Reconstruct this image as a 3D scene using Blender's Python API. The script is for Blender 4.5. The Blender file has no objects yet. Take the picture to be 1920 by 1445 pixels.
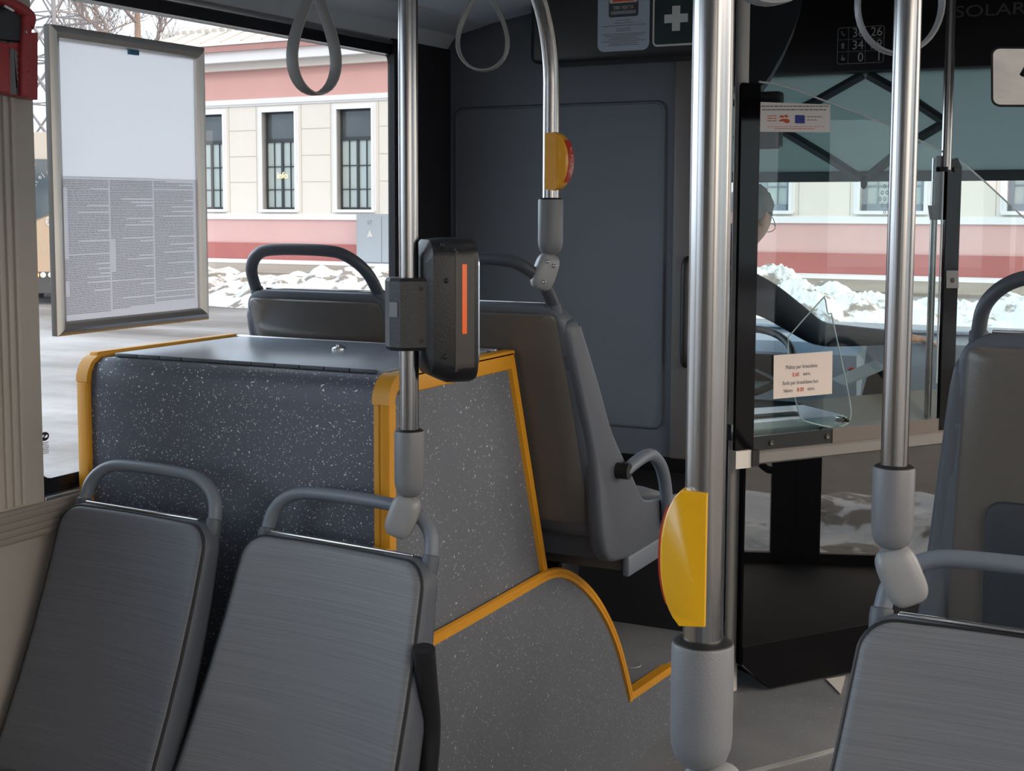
import bpy, bmesh, math, random
from math import sin, cos, pi, tan, radians, sqrt, atan2
from mathutils import Vector, Matrix

random.seed(7)
sc = bpy.context.scene
COL = sc.collection

# ------------------------------------------------------------------ camera
FPX, PPX, PPY = 2650.0, 860.0, 640.0
YAW = radians(28.1); PITCH = math.atan(258 / 2650.0)
EYE = Vector((0, 0, 1.55))
UP = Vector((0, 0, 1))
CR = Vector((cos(YAW), sin(YAW), 0)); CF0 = Vector((-sin(YAW), cos(YAW), 0))
CF = CF0 * cos(PITCH) - UP * sin(PITCH); CU = CF0 * sin(PITCH) + UP * cos(PITCH)
cd = bpy.data.cameras.new('camera'); cam = bpy.data.objects.new('camera', cd); COL.objects.link(cam)
cam.matrix_world = Matrix(((CR.x, CU.x, -CF.x, EYE.x), (CR.y, CU.y, -CF.y, EYE.y), (CR.z, CU.z, -CF.z, EYE.z), (0, 0, 0, 1)))
cd.sensor_width = 36; cd.lens = FPX / 1920 * 36
cd.shift_x = (960 - PPX) / 1920; cd.shift_y = (PPY - 722.5) / 1920
cd.clip_start = .05; cd.clip_end = 500
cd.dof.use_dof = False
sc.camera = cam

# ------------------------------------------------------------------ light
sc.view_settings.view_transform = 'Standard'; sc.view_settings.look = 'None'
sc.view_settings.gamma = 1; sc.view_settings.use_curve_mapping = False
sc.view_settings.exposure = 0.55
w = bpy.data.worlds.new('sky'); sc.world = w; w.use_nodes = True
nt = w.node_tree; nt.nodes.clear()
wo = nt.nodes.new('ShaderNodeOutputWorld'); bg = nt.nodes.new('ShaderNodeBackground')
tc = nt.nodes.new('ShaderNodeTexCoord'); sx = nt.nodes.new('ShaderNodeSeparateXYZ')
mr = nt.nodes.new('ShaderNodeMapRange'); mx = nt.nodes.new('ShaderNodeMix'); mx.data_type = 'RGBA'
nt.links.new(tc.outputs['Generated'], sx.inputs[0]); nt.links.new(sx.outputs['X'], mr.inputs['Value'])
mr.inputs['From Min'].default_value = -0.6; mr.inputs['From Max'].default_value = 0.8
nt.links.new(mr.outputs[0], mx.inputs[0])
mx.inputs[6].default_value = (.82, .92, 1.06, 1); mx.inputs[7].default_value = (1.17, .97, .83, 1)
nt.links.new(mx.outputs[2], bg.inputs[0])
ab = nt.nodes.new('ShaderNodeMath'); ab.operation = 'ABSOLUTE'; nt.links.new(sx.outputs['X'], ab.inputs[0])
m2 = nt.nodes.new('ShaderNodeMapRange'); nt.links.new(ab.outputs[0], m2.inputs['Value'])     # bright haze towards both sides of the street
m2.inputs['From Min'].default_value = .45; m2.inputs['From Max'].default_value = .95; m2.inputs['To Min'].default_value = .85; m2.inputs['To Max'].default_value = 3.4
nt.links.new(m2.outputs[0], bg.inputs[1])
nt.links.new(bg.outputs[0], wo.inputs[0])
sd = bpy.data.lights.new('low_winter_sun', 'SUN'); so = bpy.data.objects.new('low_winter_sun', sd); COL.objects.link(so)
sd.energy = 0.5; sd.color = (1, .9, .8); sd.angle = radians(12)
so.rotation_euler = Vector((0.25, -0.75, 0.62)).to_track_quat('Z', 'Y').to_euler()
sc.cycles.max_bounces = 10; sc.cycles.diffuse_bounces = 5; sc.cycles.glossy_bounces = 5
sc.cycles.transparent_max_bounces = 24; sc.cycles.transmission_bounces = 8
sc.cycles.use_denoising = True
sc.cycles.sample_clamp_indirect = 6

# ------------------------------------------------------------------ pixel -> point on a plane
def ray(px, py): return CF + CR * ((px - PPX) / FPX) - CU * ((py - PPY) / FPX)
def on(px, py, ax, v):
    d = ray(px, py); t = (v - EYE[ax]) / d[ax]; return EYE + d * t
def onp(px, py, Q, n):
    d = ray(px, py); t = ((Q - EYE).dot(n)) / d.dot(n); return EYE + d * t

# ------------------------------------------------------------------ materials
MATS = {}
def lin(c):
    return tuple(((x / 255) / 12.92 if x / 255 <= .04045 else ((x / 255 + .055) / 1.055) ** 2.4) for x in c)
def newmat(name):
    m = bpy.data.materials.new(name); m.use_nodes = True; MATS[name] = m
    return m, m.node_tree, m.node_tree.nodes['Principled BSDF']
def N(nt, t, **k):
    n = nt.nodes.new(t)
    for a, b in k.items(): setattr(n, a, b)
    return n
def plain(name, col, rough=.5, metal=0, ior=None, noise=0, nscale=8, bump=0, bscale=200, emis=0, coat=0, spec=None):
    """flat coloured material with a little procedural variation and fine surface grain"""
    m, nt, p = newmat(name)
    p.inputs['Roughness'].default_value = rough; p.inputs['Metallic'].default_value = metal
    if ior: p.inputs['IOR'].default_value = ior
    if spec is not None: p.inputs['Specular IOR Level'].default_value = spec
    if coat: p.inputs['Coat Weight'].default_value = coat; p.inputs['Coat Roughness'].default_value = .08
    c = (*col, 1)
    p.inputs['Base Color'].default_value = c
    tc = N(nt, 'ShaderNodeTexCoord')
    if noise:
        n = N(nt, 'ShaderNodeTexNoise'); n.inputs['Scale'].default_value = nscale; n.inputs['Detail'].default_value = 4
        nt.links.new(tc.outputs['Object'], n.inputs['Vector'])
        r = N(nt, 'ShaderNodeMapRange'); r.inputs['To Min'].default_value = 1 - noise; r.inputs['To Max'].default_value = 1 + noise
        nt.links.new(n.outputs[0], r.inputs['Value'])
        mm = N(nt, 'ShaderNodeVectorMath', operation='SCALE'); mm.inputs[0].default_value = col
        nt.links.new(r.outputs[0], mm.inputs['Scale']); nt.links.new(mm.outputs[0], p.inputs['Base Color'])
    if bump:
        n2 = N(nt, 'ShaderNodeTexNoise'); n2.inputs['Scale'].default_value = bscale
        nt.links.new(tc.outputs['Object'], n2.inputs['Vector'])
        b = N(nt, 'ShaderNodeBump'); b.inputs['Strength'].default_value = bump; b.inputs['Distance'].default_value = .002
        nt.links.new(n2.outputs[0], b.inputs['Height']); nt.links.new(b.outputs[0], p.inputs['Normal'])
    if emis:
        p.inputs['Emission Color'].default_value = c; p.inputs['Emission Strength'].default_value = emis
    return m

def glassmat(name, tint, ior=1.5, rough=0.0, alpha=1.0):
    """thin clear pane: see-through with a mirror share that grows at grazing angles"""
    m = bpy.data.materials.new(name); m.use_nodes = True; nt = m.node_tree; nt.nodes.clear()
    o = N(nt, 'ShaderNodeOutputMaterial'); t = N(nt, 'ShaderNodeBsdfTransparent'); g = N(nt, 'ShaderNodeBsdfGlossy')
    t.inputs[0].default_value = (*tint, 1); g.inputs['Roughness'].default_value = rough
    f = N(nt, 'ShaderNodeFresnel'); f.inputs[0].default_value = ior
    geo = N(nt, 'ShaderNodeNewGeometry'); inv = N(nt, 'ShaderNodeMath', operation='SUBTRACT'); inv.inputs[0].default_value = 1
    mu = N(nt, 'ShaderNodeMath', operation='MULTIPLY')
    nt.links.new(geo.outputs['Backfacing'], inv.inputs[1]); nt.links.new(f.outputs[0], mu.inputs[0]); nt.links.new(inv.outputs[0], mu.inputs[1])
    mix = N(nt, 'ShaderNodeMixShader')
    nt.links.new(mu.outputs[0], mix.inputs[0]); nt.links.new(t.outputs[0], mix.inputs[1]); nt.links.new(g.outputs[0], mix.inputs[2])
    nt.links.new(mix.outputs[0], o.inputs[0]); MATS[name] = m; return m

def translucent(name, col, frac, rough=.7):
    """paper or cloth that lets part of the daylight behind it through"""
    m, nt, p = newmat(name); p.inputs['Base Color'].default_value = (*col, 1); p.inputs['Roughness'].default_value = rough
    t = N(nt, 'ShaderNodeBsdfTranslucent'); t.inputs[0].default_value = (*col, 1); mx_ = N(nt, 'ShaderNodeMixShader'); mx_.inputs[0].default_value = frac
    nt.links.new(p.outputs[0], mx_.inputs[1]); nt.links.new(t.outputs[0], mx_.inputs[2]); nt.links.new(mx_.outputs[0], nt.nodes['Material Output'].inputs[0])
    return m

def speckle(name, base, rough=.45, dens=.42, scale=75, spec=(.55, .56, .58), wear=0):
    m, nt, p = newmat(name)
    tc = N(nt, 'ShaderNodeTexCoord')
    ns = N(nt, 'ShaderNodeTexNoise'); ns.inputs['Scale'].default_value = 120; ns.inputs['Detail'].default_value = 1
    add = N(nt, 'ShaderNodeMix', data_type='RGBA', blend_type='LINEAR_LIGHT'); add.inputs[0].default_value = .006
    nt.links.new(tc.outputs['Object'], add.inputs[6]); nt.links.new(ns.outputs['Color'], add.inputs[7])
    nt.links.new(tc.outputs['Object'], ns.inputs['Vector'])
    masks = []
    for sc_, th, dn in ((scale, .25, dens), (scale * 2.1, .26, dens * 1.1)):
        v = N(nt, 'ShaderNodeTexVoronoi'); v.inputs['Scale'].default_value = sc_
        nt.links.new(add.outputs[2], v.inputs['Vector'])
        s = N(nt, 'ShaderNodeSeparateColor'); nt.links.new(v.outputs['Color'], s.inputs[0])
        a = N(nt, 'ShaderNodeMath', operation='LESS_THAN'); a.inputs[1].default_value = dn; nt.links.new(s.outputs[0], a.inputs[0])
        thr = N(nt, 'ShaderNodeMath', operation='MULTIPLY'); thr.inputs[1].default_value = th; nt.links.new(s.outputs[1], thr.inputs[0])
        l = N(nt, 'ShaderNodeMath', operation='LESS_THAN'); nt.links.new(v.outputs['Distance'], l.inputs[0]); nt.links.new(thr.outputs[0], l.inputs[1])
        mm = N(nt, 'ShaderNodeMath', operation='MULTIPLY'); nt.links.new(a.outputs[0], mm.inputs[0]); nt.links.new(l.outputs[0], mm.inputs[1])
        masks.append(mm)
    mxm = N(nt, 'ShaderNodeMath', operation='MAXIMUM'); nt.links.new(masks[0].outputs[0], mxm.inputs[0]); nt.links.new(masks[1].outputs[0], mxm.inputs[1])
    cn = N(nt, 'ShaderNodeTexNoise'); cn.inputs['Scale'].default_value = 5; cn.inputs['Detail'].default_value = 5; nt.links.new(tc.outputs['Object'], cn.inputs['Vector'])
    cm = N(nt, 'ShaderNodeMix', data_type='RGBA'); cm.inputs[6].default_value = (*[x * .85 for x in base], 1)
    cm.inputs[7].default_value = (*[x * (1.2 + wear) + wear * .05 for x in base], 1); nt.links.new(cn.outputs[0], cm.inputs[0])
    f = N(nt, 'ShaderNodeMix', data_type='RGBA'); f.inputs[7].default_value = (*spec, 1)
    nt.links.new(mxm.outputs[0], f.inputs[0]); nt.links.new(cm.outputs[2], f.inputs[6]); nt.links.new(f.outputs[2], p.inputs['Base Color'])
    p.inputs['Roughness'].default_value = rough
    n2 = N(nt, 'ShaderNodeTexNoise'); n2.inputs['Scale'].default_value = 350; nt.links.new(tc.outputs['Object'], n2.inputs['Vector'])
    b = N(nt, 'ShaderNodeBump'); b.inputs['Strength'].default_value = .25; b.inputs['Distance'].default_value = .001
    nt.links.new(n2.outputs[0], b.inputs['Height']); nt.links.new(b.outputs[0], p.inputs['Normal'])
    return m

def streaked(name, base, amp=.5, sc3=(2, 20, 260), rough=.6, metal=0, bump=.1):
    m, nt, p = newmat(name)
    tc = N(nt, 'ShaderNodeTexCoord'); mp = N(nt, 'ShaderNodeMapping'); mp.inputs['Scale'].default_value = sc3
    n = N(nt, 'ShaderNodeTexNoise'); n.inputs['Scale'].default_value = 1; n.inputs['Detail'].default_value = 3; n.inputs['Roughness'].default_value = .7
    nt.links.new(tc.outputs['Object'], mp.inputs[0]); nt.links.new(mp.outputs[0], n.inputs['Vector'])
    r = N(nt, 'ShaderNodeMapRange'); r.inputs['From Min'].default_value = .3; r.inputs['From Max'].default_value = .7
    r.inputs['To Min'].default_value = 1 - amp; r.inputs['To Max'].default_value = 1 + amp; nt.links.new(n.outputs[0], r.inputs['Value'])
    mm = N(nt, 'ShaderNodeVectorMath', operation='SCALE'); mm.inputs[0].default_value = base
    nt.links.new(r.outputs[0], mm.inputs['Scale']); nt.links.new(mm.outputs[0], p.inputs['Base Color'])
    p.inputs['Roughness'].default_value = rough; p.inputs['Metallic'].default_value = metal
    b = N(nt, 'ShaderNodeBump'); b.inputs['Strength'].default_value = bump; b.inputs['Distance'].default_value = .0006
    nt.links.new(n.outputs[0], b.inputs['Height']); nt.links.new(b.outputs[0], p.inputs['Normal'])
    return m

def groundmat(name, c1, c2, s=.5, th=(.4, .6), rough=.7, bump=.5, fine=4, stretch=(1, 1, 1)):
    m, nt, p = newmat(name)
    tc = N(nt, 'ShaderNodeTexCoord'); n = N(nt, 'ShaderNodeTexNoise'); n.inputs['Scale'].default_value = s; n.inputs['Detail'].default_value = 8
    n.inputs['Roughness'].default_value = .6
    mp = N(nt, 'ShaderNodeMapping'); mp.inputs['Scale'].default_value = stretch; nt.links.new(tc.outputs['Object'], mp.inputs[0])
    nt.links.new(mp.outputs[0], n.inputs['Vector'])
    r = N(nt, 'ShaderNodeMapRange'); r.inputs['From Min'].default_value = th[0]; r.inputs['From Max'].default_value = th[1]; nt.links.new(n.outputs[0], r.inputs['Value'])
    f = N(nt, 'ShaderNodeMix', data_type='RGBA'); f.inputs[6].default_value = (*c1, 1); f.inputs[7].default_value = (*c2, 1)
    nt.links.new(r.outputs[0], f.inputs[0]); nt.links.new(f.outputs[2], p.inputs['Base Color'])
    p.inputs['Roughness'].default_value = rough
    n2 = N(nt, 'ShaderNodeTexNoise'); n2.inputs['Scale'].default_value = fine; n2.inputs['Detail'].default_value = 6; nt.links.new(tc.outputs['Object'], n2.inputs['Vector'])
    b = N(nt, 'ShaderNodeBump'); b.inputs['Strength'].default_value = bump; b.inputs['Distance'].default_value = .1
    nt.links.new(n2.outputs[0], b.inputs['Height']); nt.links.new(b.outputs[0], p.inputs['Normal'])
    return m

speckle('vinyl_dark', (.085, .097, .13), dens=.85, scale=88, spec=(.75, .76, .78))
speckle('vinyl_mid', (.138, .150, .176), dens=.55, scale=92, spec=(.62, .62, .62))
speckle('vinyl_floor', (.20, .207, .22), dens=.5, scale=60, spec=(.4, .4, .4), wear=.3, rough=.4)
plain('lid', (.29, .34, .42), .28, bump=.3, bscale=260, noise=.12)
plain('yellow_trim', (.72, .325, .018), .42, bump=.1, noise=.06)
plain('yellow_button', (.85, .45, .004), .28, coat=.5)
plain('yellow_button_amber', (.80, .36, .01), .3, coat=.5)
plain('red_plastic', (.50, .035, .015), .35)
plain('hammer_red', (.42, .045, .05), .45, bump=.15)
streaked('fabric', (.155, .160, .174), .2, (3, 3, 520), .5)
streaked('fabric_dark', (.115, .124, .148), .18, (3, 3, 520), .5)
plain('seat_shell', (.095, .108, .132), .5, bump=.25, bscale=500)
plain('handle_grey', (.16, .185, .225), .45, bump=.12, bscale=400)
plain('handle_dark', (.06, .068, .085), .42, bump=.12, bscale=400)
plain('seat_back_panel', (.125, .113, .102), .25, bump=.12, bscale=500, noise=.08, nscale=3)
plain('chrome', (.8, .8, .8), .12, 1)
streaked('brushed_steel', (.38, .37, .365), .12, (220, 220, 3), .2, 1, .1)
plain('socket_grey', (.175, .18, .195), .42, bump=.15, bscale=500)
plain('strap_grey', (.21, .205, .205), .42, bump=.1, bscale=400)
plain('socket_light', (.27, .275, .285), .36, bump=.1, bscale=400)
plain('rubber', (.012, .012, .014), .5)
plain('black_plastic', (.012, .013, .016), .38, bump=.15, bscale=300)
plain('black_matte', (.012, .012, .015), .6, noise=.3)
plain('validator_grey', (.075, .066, .06), .45)
plain('orange_strip', (.75, .13, .03), .4, emis=.25)
plain('partition', (.115, .128, .152), .55, bump=.2, bscale=400, noise=.1, nscale=3)
plain('partition_lower', (.018, .020, .025), .55, noise=.25, nscale=6)
plain('column_brown', (.12, .105, .10), .5)
plain('ceiling', (.50, .56, .64), .5, noise=.04)
plain('ceiling_panel', (.42, .45, .48), .45)
plain('alu', (.55, .57, .58), .32, 1)
plain('frame_alu', (.62, .59, .55), .34, .9, noise=.05)
plain('beige_wall', (.40, .37, .335), .6, bump=.15, bscale=200)
plain('beige_ribbed', (.50, .455, .40), .5)
plain('ledge', (.30, .27, .24), .4)
plain('window_black', (.010, .011, .016), .25)
translucent('paper_white', (.95, .93, .93), .6)
translucent('paper_text', (.86, .83, .84), .5)
plain('poster_ink', (.36, .35, .37), .6)
plain('paper_pinkish', (.93, .80, .73), .6)
plain('sticker_paper', (.90, .85, .83), .5)
plain('ink', (.05, .05, .06), .6)
plain('ink_grey', (.22, .22, .25), .6)
plain('ink_red', (.72, .10, .03), .6)
plain('ink_blue', (.02, .05, .35), .6)
plain('ink_yellow', (.8, .6, .05), .6)
plain('tape_blue', (.02, .16, .26), .4)
plain('sticker_blue', (.35, .42, .50), .45)
plain('sticker_green', (.004, .022, .022), .4)
plain('sticker_white', (.55, .56, .54), .5)
plain('faint_grey', (.12, .12, .125), .5)
plain('header_black', (.006, .006, .009), .4)
plain('cab_grey', (.035, .04, .05), .55)
translucent('blind', (.36, .44, .45), .88)
plain('blind_arm', (.035, .05, .055), .6)
plain('mirror', (.85, .88, .92), .02, 1)
plain('post_white', (.90, .85, .79), .35)
plain('reflection_mask_black', (.004, .004, .005), .6, spec=.12)  # dull black for the sheet that hides the door's lower reflection
plain('cab_black', (.006, .006, .008), .05, spec=.25)
plain('rail_grey', (.30, .28, .26), .4, .3)
plain('dash', (.34, .40, .50), .35, noise=.1)
plain('dash_blue', (.52, .62, .76), .3)
plain('dash_brown', (.20, .165, .145), .5)
plain('tray_silver', (.6, .66, .72), .2, .8)
plain('skin', (.62, .33, .22), .5, bump=.1)
plain('hair', (.26, .25, .25), .7, bump=.6, bscale=150)
plain('jacket', (.020, .025, .042), .8, bump=.4, bscale=60)
plain('jacket_blue', (.11, .15, .20), .8, bump=.4, bscale=60)
plain('headset', (.45, .43, .42), .35)
m, nt_, p_ = newmat('door_gloss'); p_.inputs['Base Color'].default_value = (.004, .004, .005, 1); p_.inputs['Roughness'].default_value = .015; p_.inputs['IOR'].default_value = 2.35
m, nt_, p_ = newmat('wet_black'); p_.inputs['Base Color'].default_value = (.012, .012, .014, 1); p_.inputs['Roughness'].default_value = .85
glassmat('glass', (.95, .98, .98), 1.4)
glassmat('cab_glass', (.90, .955, .945), 1.65)
glassmat('acrylic', (.88, .93, .97), 1.6)
plain('acrylic_edge', (.75, .78, .80), .2)
# outdoor
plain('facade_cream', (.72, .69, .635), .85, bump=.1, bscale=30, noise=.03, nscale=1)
plain('facade_pink', (.62, .36, .335), .85, noise=.05, nscale=1)
plain('facade_pink_low', (.62, .40, .385), .85, noise=.05, nscale=1)
plain('facade_red', (.40, .14, .13), .85, noise=.12, nscale=2)
plain('facade_white', (.76, .77, .80), .7)
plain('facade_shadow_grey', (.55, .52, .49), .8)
plain('facade_joint', (.46, .44, .41), .8)
plain('gutter', (.42, .22, .20), .6)
plain('bwin_frame', (.03, .038, .045), .5)
plain('bwin_frame_grey', (.22, .27, .32), .5)
plain('bwin_pane', (.07, .085, .10), .08, noise=.4, nscale=.8)
plain('bwin_frost', (.42, .50, .51), .3, noise=.1, nscale=2)
plain('warm_sign', (.9, .75, .4), .5, emis=.8)
streaked('roof_snow', (.80, .79, .82), .12, (1.2, .1, .1), .8)
groundmat('ground', (.115, .098, .09), (.42, .425, .45), .16, (.40, .62), .6, .5, 2.2, (.6, 1.6, 1))
groundmat('sidewalk', (.28, .24, .20), (.34, .30, .26), .3, (.4, .6), .85, .2)
groundmat('snow', (.26, .24, .22), (.70, .725, .76), 2.6, (.41, .46), .8, .8, 3.5)
groundmat('snow_clean', (.8, .8, .84), (.90, .92, .97), 1.5, (.3, .5), .8, .5, 5)
m = groundmat('pavers', (.11, .095, .08), (.17, .145, .12), 2, (.3, .7), .7, .2)
plain('bus_beige', (.46, .36, .27), .4)
plain('bus_white', (.48, .46, .43), .4)
plain('bus_glass', (.06, .09, .12), .06)
plain('bus_dark', (.06, .065, .075), .6)
plain('lamp_orange', (1.0, .30, .06), .4, emis=3)
plain('lamp_white', (.75, .78, .8), .2)
plain('steel_pylon', (.30, .29, .31), .6)
plain('bark', (.34, .25, .21), .9, noise=.3, nscale=6)
plain('twig', (.28, .24, .235), .9)
plain('cabinet_grey', (.34, .38, .42), .6)
plain('far_brick', (.42, .30, .26), .8, noise=.1)

# ------------------------------------------------------------------ mesh kit
class MB:
    def __init__(s): s.bm = bmesh.new()
    def face(s, vs):
        try: return s.bm.faces.new(vs)
        except ValueError: return None
    def rings(s, R, close=True, cap=True, wrap=False):
        V = [[s.bm.verts.new(p) for p in r] for r in R]; n = len(V[0]); k = len(V)
        for i in range(k if wrap else k - 1):
            a, b = V[i], V[(i + 1) % k]
            for j in range(n if close else n - 1):
                s.face((a[j], a[(j + 1) % n], b[(j + 1) % n], b[j]))
        if cap and not wrap:
            if len(V[0]) > 2: s.face(list(reversed(V[0]))); s.face(V[-1])
        return s
    def box(s, lo, hi, bev=0, mtx=None):
        lo, hi = Vector(lo), Vector(hi); c = (lo + hi) / 2; d = hi - lo
        b2 = bmesh.new(); bmesh.ops.create_cube(b2, size=1)
        for v in b2.verts: v.co = Vector((v.co.x * d.x, v.co.y * d.y, v.co.z * d.z))
        if bev: bmesh.ops.bevel(b2, geom=b2.edges[:], offset=min(bev, min(abs(x) for x in d) * .49), segments=3, affect='EDGES', profile=.5)
        M_ = (mtx or Matrix.Identity(4)) @ Matrix.Translation(c)
        mp = {}
        for v in b2.verts: mp[v] = s.bm.verts.new(M_ @ v.co)
        for f in b2.faces: s.face([mp[v] for v in f.verts])
        b2.free(); return s
    def prism(s, pts, off):
        """polygon (3-D points) pushed along off"""
        off = Vector(off); a = [Vector(p) for p in pts]
        nrm = Vector((0, 0, 0))
        for i in range(len(a)): nrm += a[i].cross(a[(i + 1) % len(a)])
        A = [s.bm.verts.new(p) for p in a]; B = [s.bm.verts.new(p + off) for p in a]
        n = len(A)
        s.face(list(reversed(A))); s.face(B)
        for i in range(n): s.face((A[i], A[(i + 1) % n], B[(i + 1) % n], B[i]))
        return s
    def tube(s, path, r, seg=16, closed=False, ry=None, up=None, caps=True, rs=None):
        P = [Vector(p) for p in path]; n = len(P); R = []
        prev = None
        for i in range(n):
            if closed: t = (P[(i + 1) % n] - P[i - 1])
            else: t = P[min(i + 1, n - 1)] - P[max(i - 1, 0)]
            t.normalize()
            u = up if up is not None else (prev if prev is not None else (Vector((0, 0, 1)) if abs(t.z) < .9 else Vector((1, 0, 0))))
            u = Vector(u); a = (u - t * u.dot(t)).normalized(); b = t.cross(a); prev = a
            k = rs[i] if rs else 1
            R.append([P[i] + a * (cos(2 * pi * j / seg) * (ry or r) * k) + b * (sin(2 * pi * j / seg) * r * k) for j in range(seg)])
        return s.rings(R, cap=caps and not closed, wrap=closed)
    def cyl(s, a, b, r, seg=24, r2=None):
        a, b = Vector(a), Vector(b); t = (b - a).normalized()
        u = Vector((0, 0, 1)) if abs(t.z) < .9 else Vector((1, 0, 0)); x = u.cross(t).normalized(); y = t.cross(x)
        R = [[c + x * cos(2 * pi * j / seg) * q + y * sin(2 * pi * j / seg) * q for j in range(seg)] for c, q in ((a, r), (b, r if r2 is None else r2))]
        return s.rings(R)
    def lathe(s, prof, c, axis=(0, 0, 1), seg=32):
        c = Vector(c); t = Vector(axis).normalized(); u = Vector((0, 0, 1)) if abs(t.z) < .9 else Vector((1, 0, 0))
        x = u.cross(t).normalized(); y = t.cross(x)
        R = [[c + t * h + x * cos(2 * pi * j / seg) * q + y * sin(2 * pi * j / seg) * q for j in range(seg)] for q, h in prof]
        return s.rings(R)
    def ellips(s, c, r, mtx=None, seg=20, n=12, p=1.0):
        """super-ellipsoid: p<1 squares it off"""
        c = Vector(c); M_ = mtx or Matrix.Identity(3)
        def q(v): return math.copysign(abs(v) ** p, v)
        R = []
        for i in range(1, n):
            th = -pi / 2 + pi * i / n
            R.append([c + M_ @ Vector((r[0] * q(cos(th)) * q(cos(2 * pi * j / seg)), r[1] * q(cos(th)) * q(sin(2 * pi * j / seg)), r[2] * q(sin(th)))) for j in range(seg)])
        return s.rings(R)
    def pillow(s, outl, mapf, prof):
        """outline (x,z) shrunk to its middle by prof [(scale, d)]; mapf(x,z,d)->point"""
        cx = sum(p[0] for p in outl) / len(outl); cz = sum(p[1] for p in outl) / len(outl)
        R = [[mapf(cx + (x - cx) * k, cz + (z - cz) * k, d) for x, z in outl] for k, d in prof]
        return s.rings(R)
    def quad(s, a, b, c, d):
        s.face([s.bm.verts.new(Vector(p)) for p in (a, b, c, d)]); return s
    def sheet(s, a, b, c, d, n, t):
        """flat sheet a,b,c,d with thickness t along n"""
        return s.prism([a, b, c, d], Vector(n) * t)

WM = {}
def xf(o): return WM.get(o.name, Matrix.Identity(4))
def build(name, mb, mat, parent=None, local=False, smooth=40):
    me = bpy.data.meshes.new(name); bmesh.ops.recalc_face_normals(mb.bm, faces=mb.bm.faces[:])
    mb.bm.to_mesh(me); mb.bm.free()
    if parent is not None and not local: me.transform(xf(parent).inverted())
    me.materials.append(MATS[mat] if isinstance(mat, str) else mat)
    if smooth:
        for f in me.polygons: f.use_smooth = True
        me.set_sharp_from_angle(angle=radians(smooth))
    o = bpy.data.objects.new(name, me); COL.objects.link(o)
    if parent is not None: o.parent = parent; WM[o.name] = xf(parent)
    return o
def tag(o, label, cat, group=None, kind=None):
    if label: o['label'] = label
    if cat: o['category'] = cat
    if group: o['group'] = group
    if kind: o['kind'] = kind
    return o
def thing(name, label, cat, loc=(0, 0, 0), rz=0, group=None, kind=None):
    o = bpy.data.objects.new(name, None); COL.objects.link(o); o.location = loc; o.rotation_euler = (0, 0, rz)
    o.empty_display_size = .05
    WM[o.name] = Matrix.Translation(Vector(loc)) @ Matrix.Rotation(rz, 4, 'Z')
    return tag(o, label, cat, group, kind)
def solo(name, mb, mat, label, cat, group=None, kind=None, smooth=40):
    return tag(build(name, mb, mat, smooth=smooth), label, cat, group, kind)
def struct(name, mb, mat, parent=None, label=None, smooth=40):
    o = build(name, mb, mat, parent, smooth=smooth)
    if parent is None: o['kind'] = 'structure'
    if label: o['label'] = label
    return o
def text(name, s, origin, xdir, ydir, size, mat, parent, align='LEFT', ext=.0004, sx=1, bold=0):
    cu = bpy.data.curves.new(name, 'FONT'); cu.body = s; cu.size = size; cu.align_x = align; cu.extrude = ext; cu.offset = bold
    to = bpy.data.objects.new(name, cu); COL.objects.link(to)
    dg = bpy.context.evaluated_depsgraph_get(); dg.update()
    me = bpy.data.meshes.new_from_object(to.evaluated_get(dg)); bpy.data.objects.remove(to); bpy.data.curves.remove(cu)
    x = Vector(xdir).normalized(); y = Vector(ydir).normalized(); z = x.cross(y); o_ = Vector(origin)
    Mx = Matrix(((x.x, y.x, z.x, o_.x), (x.y, y.y, z.y, o_.y), (x.z, y.z, z.z, o_.z), (0, 0, 0, 1))) @ Matrix.Diagonal((sx, 1, 1, 1))
    me.transform(Mx)
    if parent is not None: me.transform(xf(parent).inverted())
    me.name = name; me.materials.clear(); me.materials.append(MATS[mat])
    o = bpy.data.objects.new(name, me); COL.objects.link(o)
    if parent is not None: o.parent = parent; WM[o.name] = xf(parent)
    return o
def smoothpath(P, n=6, closed=False):
    P = [Vector(p) for p in P]; out = []; m = len(P)
    for i in range(m if closed else m - 1):
        p0 = P[i - 1] if (i > 0 or closed) else P[0]; p1 = P[i]; p2 = P[(i + 1) % m]; p3 = P[(i + 2) % m] if (i + 2 < m or closed) else P[-1]
        for k in range(n):
            t = k / n
            out.append(.5 * ((2 * p1) + (p2 - p0) * t + (2 * p0 - 5 * p1 + 4 * p2 - p3) * t * t + (3 * p1 - p0 - 3 * p2 + p3) * t ** 3))
    if not closed: out.append(P[-1])
    return out
def rrect(w, h, r, n=5, cx=0, cy=0):
    o = []
    for qx, qy, a0 in ((1, 1, 0), (-1, 1, 90), (-1, -1, 180), (1, -1, 270)):
        for k in range(n + 1):
            a = radians(a0 + 90 * k / n); o.append((cx + qx * (w / 2 - r) + r * cos(a), cy + qy * (h / 2 - r) + r * sin(a)))
    return o

XW = -2.15     # inner face of the left side wall
XR = .42       # right side wall
YP = 3.95      # driver's partition

# ================================================================== THE BUS SHELL
struct('floor', MB().box((XW - .1, -4, -.06), (XR + .05, 6.6, 0)), 'vinyl_floor')
# raised floor in front of the wheel arch, behind the driver's partition
p0_, p1_ = on(1173, 1304, 0, -1.372), on(1272, 1246, 0, -1.372)
mb = MB().box((XW, p0_.y - .04, 0), (-1.374, 4.24, p0_.z - .01)); pod = struct('floor_platform', mb, 'vinyl_floor')
mb = MB().prism([(-1.385, p0_.y - .01, p0_.z - .012), (-1.355, p0_.y - .01, p0_.z - .012), (-1.355, 4.235, p1_.z - .012), (-1.385, 4.235, p1_.z - .012)], (0, 0, .022)); build('edge_trim', mb, 'yellow_trim', pod)

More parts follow.
